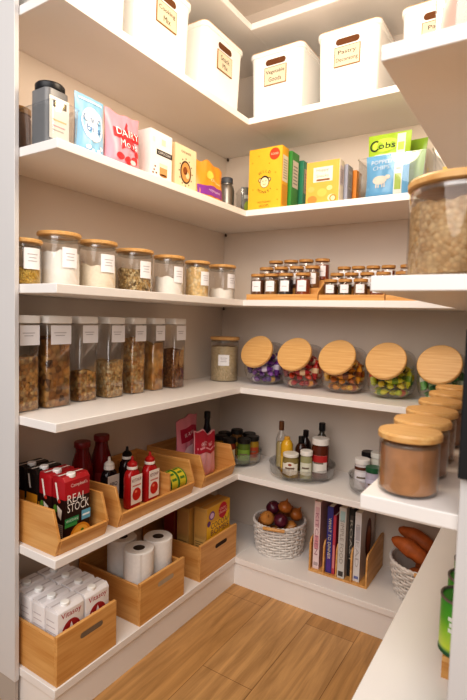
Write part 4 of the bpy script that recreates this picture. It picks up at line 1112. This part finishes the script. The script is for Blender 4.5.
# corner turntable of small dark-lidded jars
TA = (.212, -.165, z2)
turntable('clear turntable of dark lidded jars in the corner', TA, .114, .06)
cols = ['#8a6a2a', '#7a2e1e', '#5a6a2c', '#a8842e', '#6a3a22', '#b9722c', '#4a5a30']
lbs = ['#d8a83a', '#c9b9a0', '#7a9a3a', '#b04a2a', '#e2d2b0', '#d8902c', '#8aa04a']
sj = 0
words = ['front left', 'front', 'front right', 'right', 'back right', 'back left', 'left']
for k in range(7):
    a = -PI*.75+2*PI*k/7
    simple_jar(f'small dark lidded jar at the {words[k]} of the corner turntable', (TA[0]+.076*math.cos(a), TA[1]+.076*math.sin(a), z2+.0146), .06, .112, cols[k], '#1f1a1a', lbs[k], .9, 'small jars on the corner turntable', ang=.5)
simple_jar('small dark lidded jar at the centre of the corner turntable', (TA[0], TA[1], z2+.0146), .054, .138, '#6a4a2a', '#1f1a1a', '#c9a23a', .9, 'small jars on the corner turntable', ang=.5)
# main turntable
TB = (.545, -.158, z2); zt = z2+.0146
turntable('clear round turntable with bottles on the back shelf', TB, .138, .058)
GB = 'bottles and jars on the round turntable'
tall_bottle('slim clear bottle with brown pourer at left of the turntable', (.438, -.155, zt), .046, .205, '#c8c0b4', '#6a4428', None, .04, W['glass'], group=GB)
o = MB().lathe([(.018, 0), (.0205, .004), (.0205, .1), (.017, .11)], C('#b9a878', .2), 20).build('filling'); o.parent = [q for q in bpy.data.objects if q.get('label', '').startswith('slim clear bottle')][0]; o.location = (0, 0, .003)
tall_bottle('yellow mustard bottle at left front of the turntable', (.487, -.195, zt), .052, .15, '#dba92e', '#d8a23a', '#e8c25a', .016, group=GB, shoulder=.78)
def art_round(m, wp, wp2, R, g):
    m.ell(.0, g*.46, R*.95, g*.33, wp, C('#e9e2d4'), 24); m.text('PASTE', 0, g*.48, .009, wp2, C('#7a5030'), .036); m.ell(0, g*.66, .008, .005, wp2, C('#9a4a2a'), 12)
simple_jar('jar with round cream label at front of the turntable', (.532, -.247, zt), .068, .1, '#8a7a4a', '#e2ddd4', '#e9e2d4', .88, GB, art=art_round, ang=.35, lidh=.014)
tall_bottle('small brown bottle with black cap in the turntable middle', (.54, -.165, zt), .05, .155, '#3a1c12', '#141214', '#5a3a22', .03, group=GB, shoulder=.66)
simple_jar('small jar with white lid at front right of the turntable', (.595, -.23, zt), .05, .118, '#9c9a72', '#e8e4de', '#d8d6c4', .9, GB, ang=.3)
simple_jar('larger brown jar with white lid and red label at right', (.634, -.178, zt), .072, .166, '#5c2a18', '#ebe6df', '#e6ded6', .9, GB, lidh=.026, ang=.2,
           art=lambda m, wp, wp2, R, g: m.rect(-R*1.1, R*1.1, g*.5, g*.7, wp2, C('#b02a2a'), 8, 1))
tall_bottle('tall dark bottle with black cap at back of the turntable', (.607, -.1, zt), .056, .212, '#4a463c', '#16161a', '#8a8478', .035, group=GB, shoulder=.62)
tall_bottle('dark sauce bottle at back centre of the turntable', (.525, -.085, zt), .05, .165, '#2e1a16', '#201414', None, .028, group=GB)
# third clear tray of jars, partly behind the front spice jar
TC = (.885, -.165, z2)
turntable('clear turntable of jars partly behind the cinnamon jar', TC, .118, .066)
GC = 'jars on the right turntable'
simple_jar('jar with white lid and brown stripe at left of right turntable', (.822, -.205, zt), .058, .12, '#d8d2d2', '#e9e5e2', '#e4dfe2', .92, GC, ang=.2, art=lambda m, wp, wp2, R, g: m.rect(-R*1.1, R*1.1, g*.78, g*.9, wp2, C('#5a2c1a'), 8, 1))
simple_jar('green lidded jar at the front of right turntable', (.877, -.239, zt), .056, .105, '#b9b2c4', '#1f5a3c', '#c9c4d8', .92, GC, ang=.2)
simple_jar('white lidded tall jar behind the green lidded jar', (.872, -.16, zt), .058, .142, '#dcd8cc', '#e6e4dc', '#d6d4c8', .92, GC)
tall_bottle('black capped bottle with orange band at back right of turntable', (.905, -.1, zt), .056, .2, '#c86a24', '#15151a', '#c86a24', .05, group=GC, shoulder=.64)
simple_jar('black lidded jar at back left of right turntable', (.82, -.118, zt), .054, .128, '#c4b8b0', '#1c1c20', '#d6d0ca', .92, GC)
simple_jar('jar with green label at right of right turntable', (.935, -.2, zt), .056, .11, '#7a3a22', '#6a2a1c', '#2f7a58', .92, GC)

# ------------------------------------------------------------------ green cans on a riser, right side
t = thing('can_riser', 'bamboo riser block under the green cans', 'riser', (1.35, -.945, z2))
MB().box(-.08, .08, -.16, .16, .032, .042, W['bam']).build('top_board', t, bevel=.001)
MB().box(-.08, .08, -.16, -.15, 0, .032, W['bamx']).build('front_board', t)
MB().box(-.08, -.07, -.15, .16, 0, .032, W['bam']).build('side_board', t)
def can(label, y):
    t = thing('food_can', label, 'can', (1.294, y, z2+.0425), 0, 'green food cans')
    R = .037; h = .108
    m, nt, b = new_mat('can_print') if 'can_print' not in bpy.data.materials else (bpy.data.materials['can_print'], None, None)
    if nt:
        v = coords(nt); sx = nt.nodes.new('ShaderNodeSeparateXYZ'); nt.links.new(v, sx.inputs['Vector'])
        mr = nt.nodes.new('ShaderNodeMapRange'); mr.inputs['From Max'].default_value = h; nt.links.new(sx.outputs['Z'], mr.inputs['Value'])
        r = nt.nodes.new('ShaderNodeValToRGB'); e = r.color_ramp.elements
        e[0].color = lin('#2a7a34'); e[0].position = .06; e[1].color = lin('#3f9e34'); e[1].position = .95
        q = e.new(.14); q.color = lin('#c8dc3c'); q = e.new(.4); q.color = lin('#9aca34'); q = e.new(.65); q.color = lin('#58ac30')
        nt.links.new(mr.outputs['Result'], r.inputs['Fac']); nt.links.new(r.outputs['Color'], b.inputs['Base Color']); b.inputs['Roughness'].default_value = .3
    MB().lathe([(R-.002, .004), (R, .006), (R, h-.006), (R-.002, h-.004)], m, 36).build('body', t)
    MB().lathe([(R-.003, h-.006), (R+.001, h-.004), (R+.001, h), (R-.003, h), (R-.004, h-.004), (.0005, h-.0045)], W['pewter'], 36).build('lid', t)
    MB().lathe([(.001, .003), (R-.003, .003), (R-.002, 0), (R+.001, 0), (R+.001, .003), (R-.001, .006)], C('#2a5a34', .3), 36).build('base_rim', t)
    k = MB(); wp = cyl(R+.0007, -.1)
    for i, (z, w) in enumerate(((.074, .03), (.063, .024), (.052, .028))): k.rect(-w/2, w/2, z-.004, z+.004, wp, C('#eef4e4'), 6, 1)
    k.build('printed_text', t)
can('green can nearest the camera on the bamboo riser', -1.068); can('green can second in the row on the bamboo riser', -.985); can('green can furthest back on the bamboo riser', -.9)

# ------------------------------------------------------------------ camera
cx, cy, cz, yaw, pitch, roll, fpx = 1.3979, -2.0705, 1.1654, .5692, -.0663, .0291, 485.55
F = Vector((-math.sin(yaw)*math.cos(pitch), math.cos(yaw)*math.cos(pitch), math.sin(pitch)))
R0 = Vector((math.cos(yaw), math.sin(yaw), 0)); U0 = R0.cross(F)
Rv = R0*math.cos(roll)+U0*math.sin(roll); Uv = -R0*math.sin(roll)+U0*math.cos(roll)
cam = bpy.data.cameras.new('camera'); co = bpy.data.objects.new('camera', cam); COL.objects.link(co)
co.matrix_world = Matrix(((Rv.x, Uv.x, -F.x, cx), (Rv.y, Uv.y, -F.y, cy), (Rv.z, Uv.z, -F.z, cz), (0, 0, 0, 1)))
cam.sensor_fit = 'VERTICAL'; cam.sensor_height = 36; cam.lens = fpx/700*36
cam.clip_start = .02; cam.dof.use_dof = True; cam.dof.focus_distance = 1.62; cam.dof.aperture_fstop = 4.2
scene.camera = co

# ------------------------------------------------------------------ light
def area(name, loc, size, power, col, target, shape='DISK'):
    L = bpy.data.lights.new(name, 'AREA'); L.shape = shape; L.size = size; L.energy = power; L.color = col
    o = bpy.data.objects.new(name, L); COL.objects.link(o); o.location = loc
    o.rotation_euler = (Vector(target)-Vector(loc)).to_track_quat('-Z', 'Y').to_euler()
    return o
pl = bpy.data.lights.new('pantry_light', 'POINT'); pl.energy = 15; pl.color = (1, .84, .64); pl.shadow_soft_size = .16  # unseen point light without a fixture, lowered to brighten the lower compartments
po = bpy.data.objects.new('pantry_light', pl); COL.objects.link(po); po.location = (.86, -1.0, 1.98)
area('room_light', (1.2, -3.0, 2.5), 2.6, 57, (1, .965, .94), (.7, -.4, .9))
w = bpy.data.worlds.new('world'); scene.world = w; w.use_nodes = True
w.node_tree.nodes['Background'].inputs['Color'].default_value = (1, .97, .95, 1); w.node_tree.nodes['Background'].inputs['Strength'].default_value = .3
scene.view_settings.view_transform = 'Standard'; scene.view_settings.look = 'Medium High Contrast'; scene.view_settings.exposure = 0
cy_ = scene.cycles
cy_.max_bounces = 14; cy_.diffuse_bounces = 5; cy_.glossy_bounces = 4; cy_.transmission_bounces = 8; cy_.transparent_max_bounces = 24
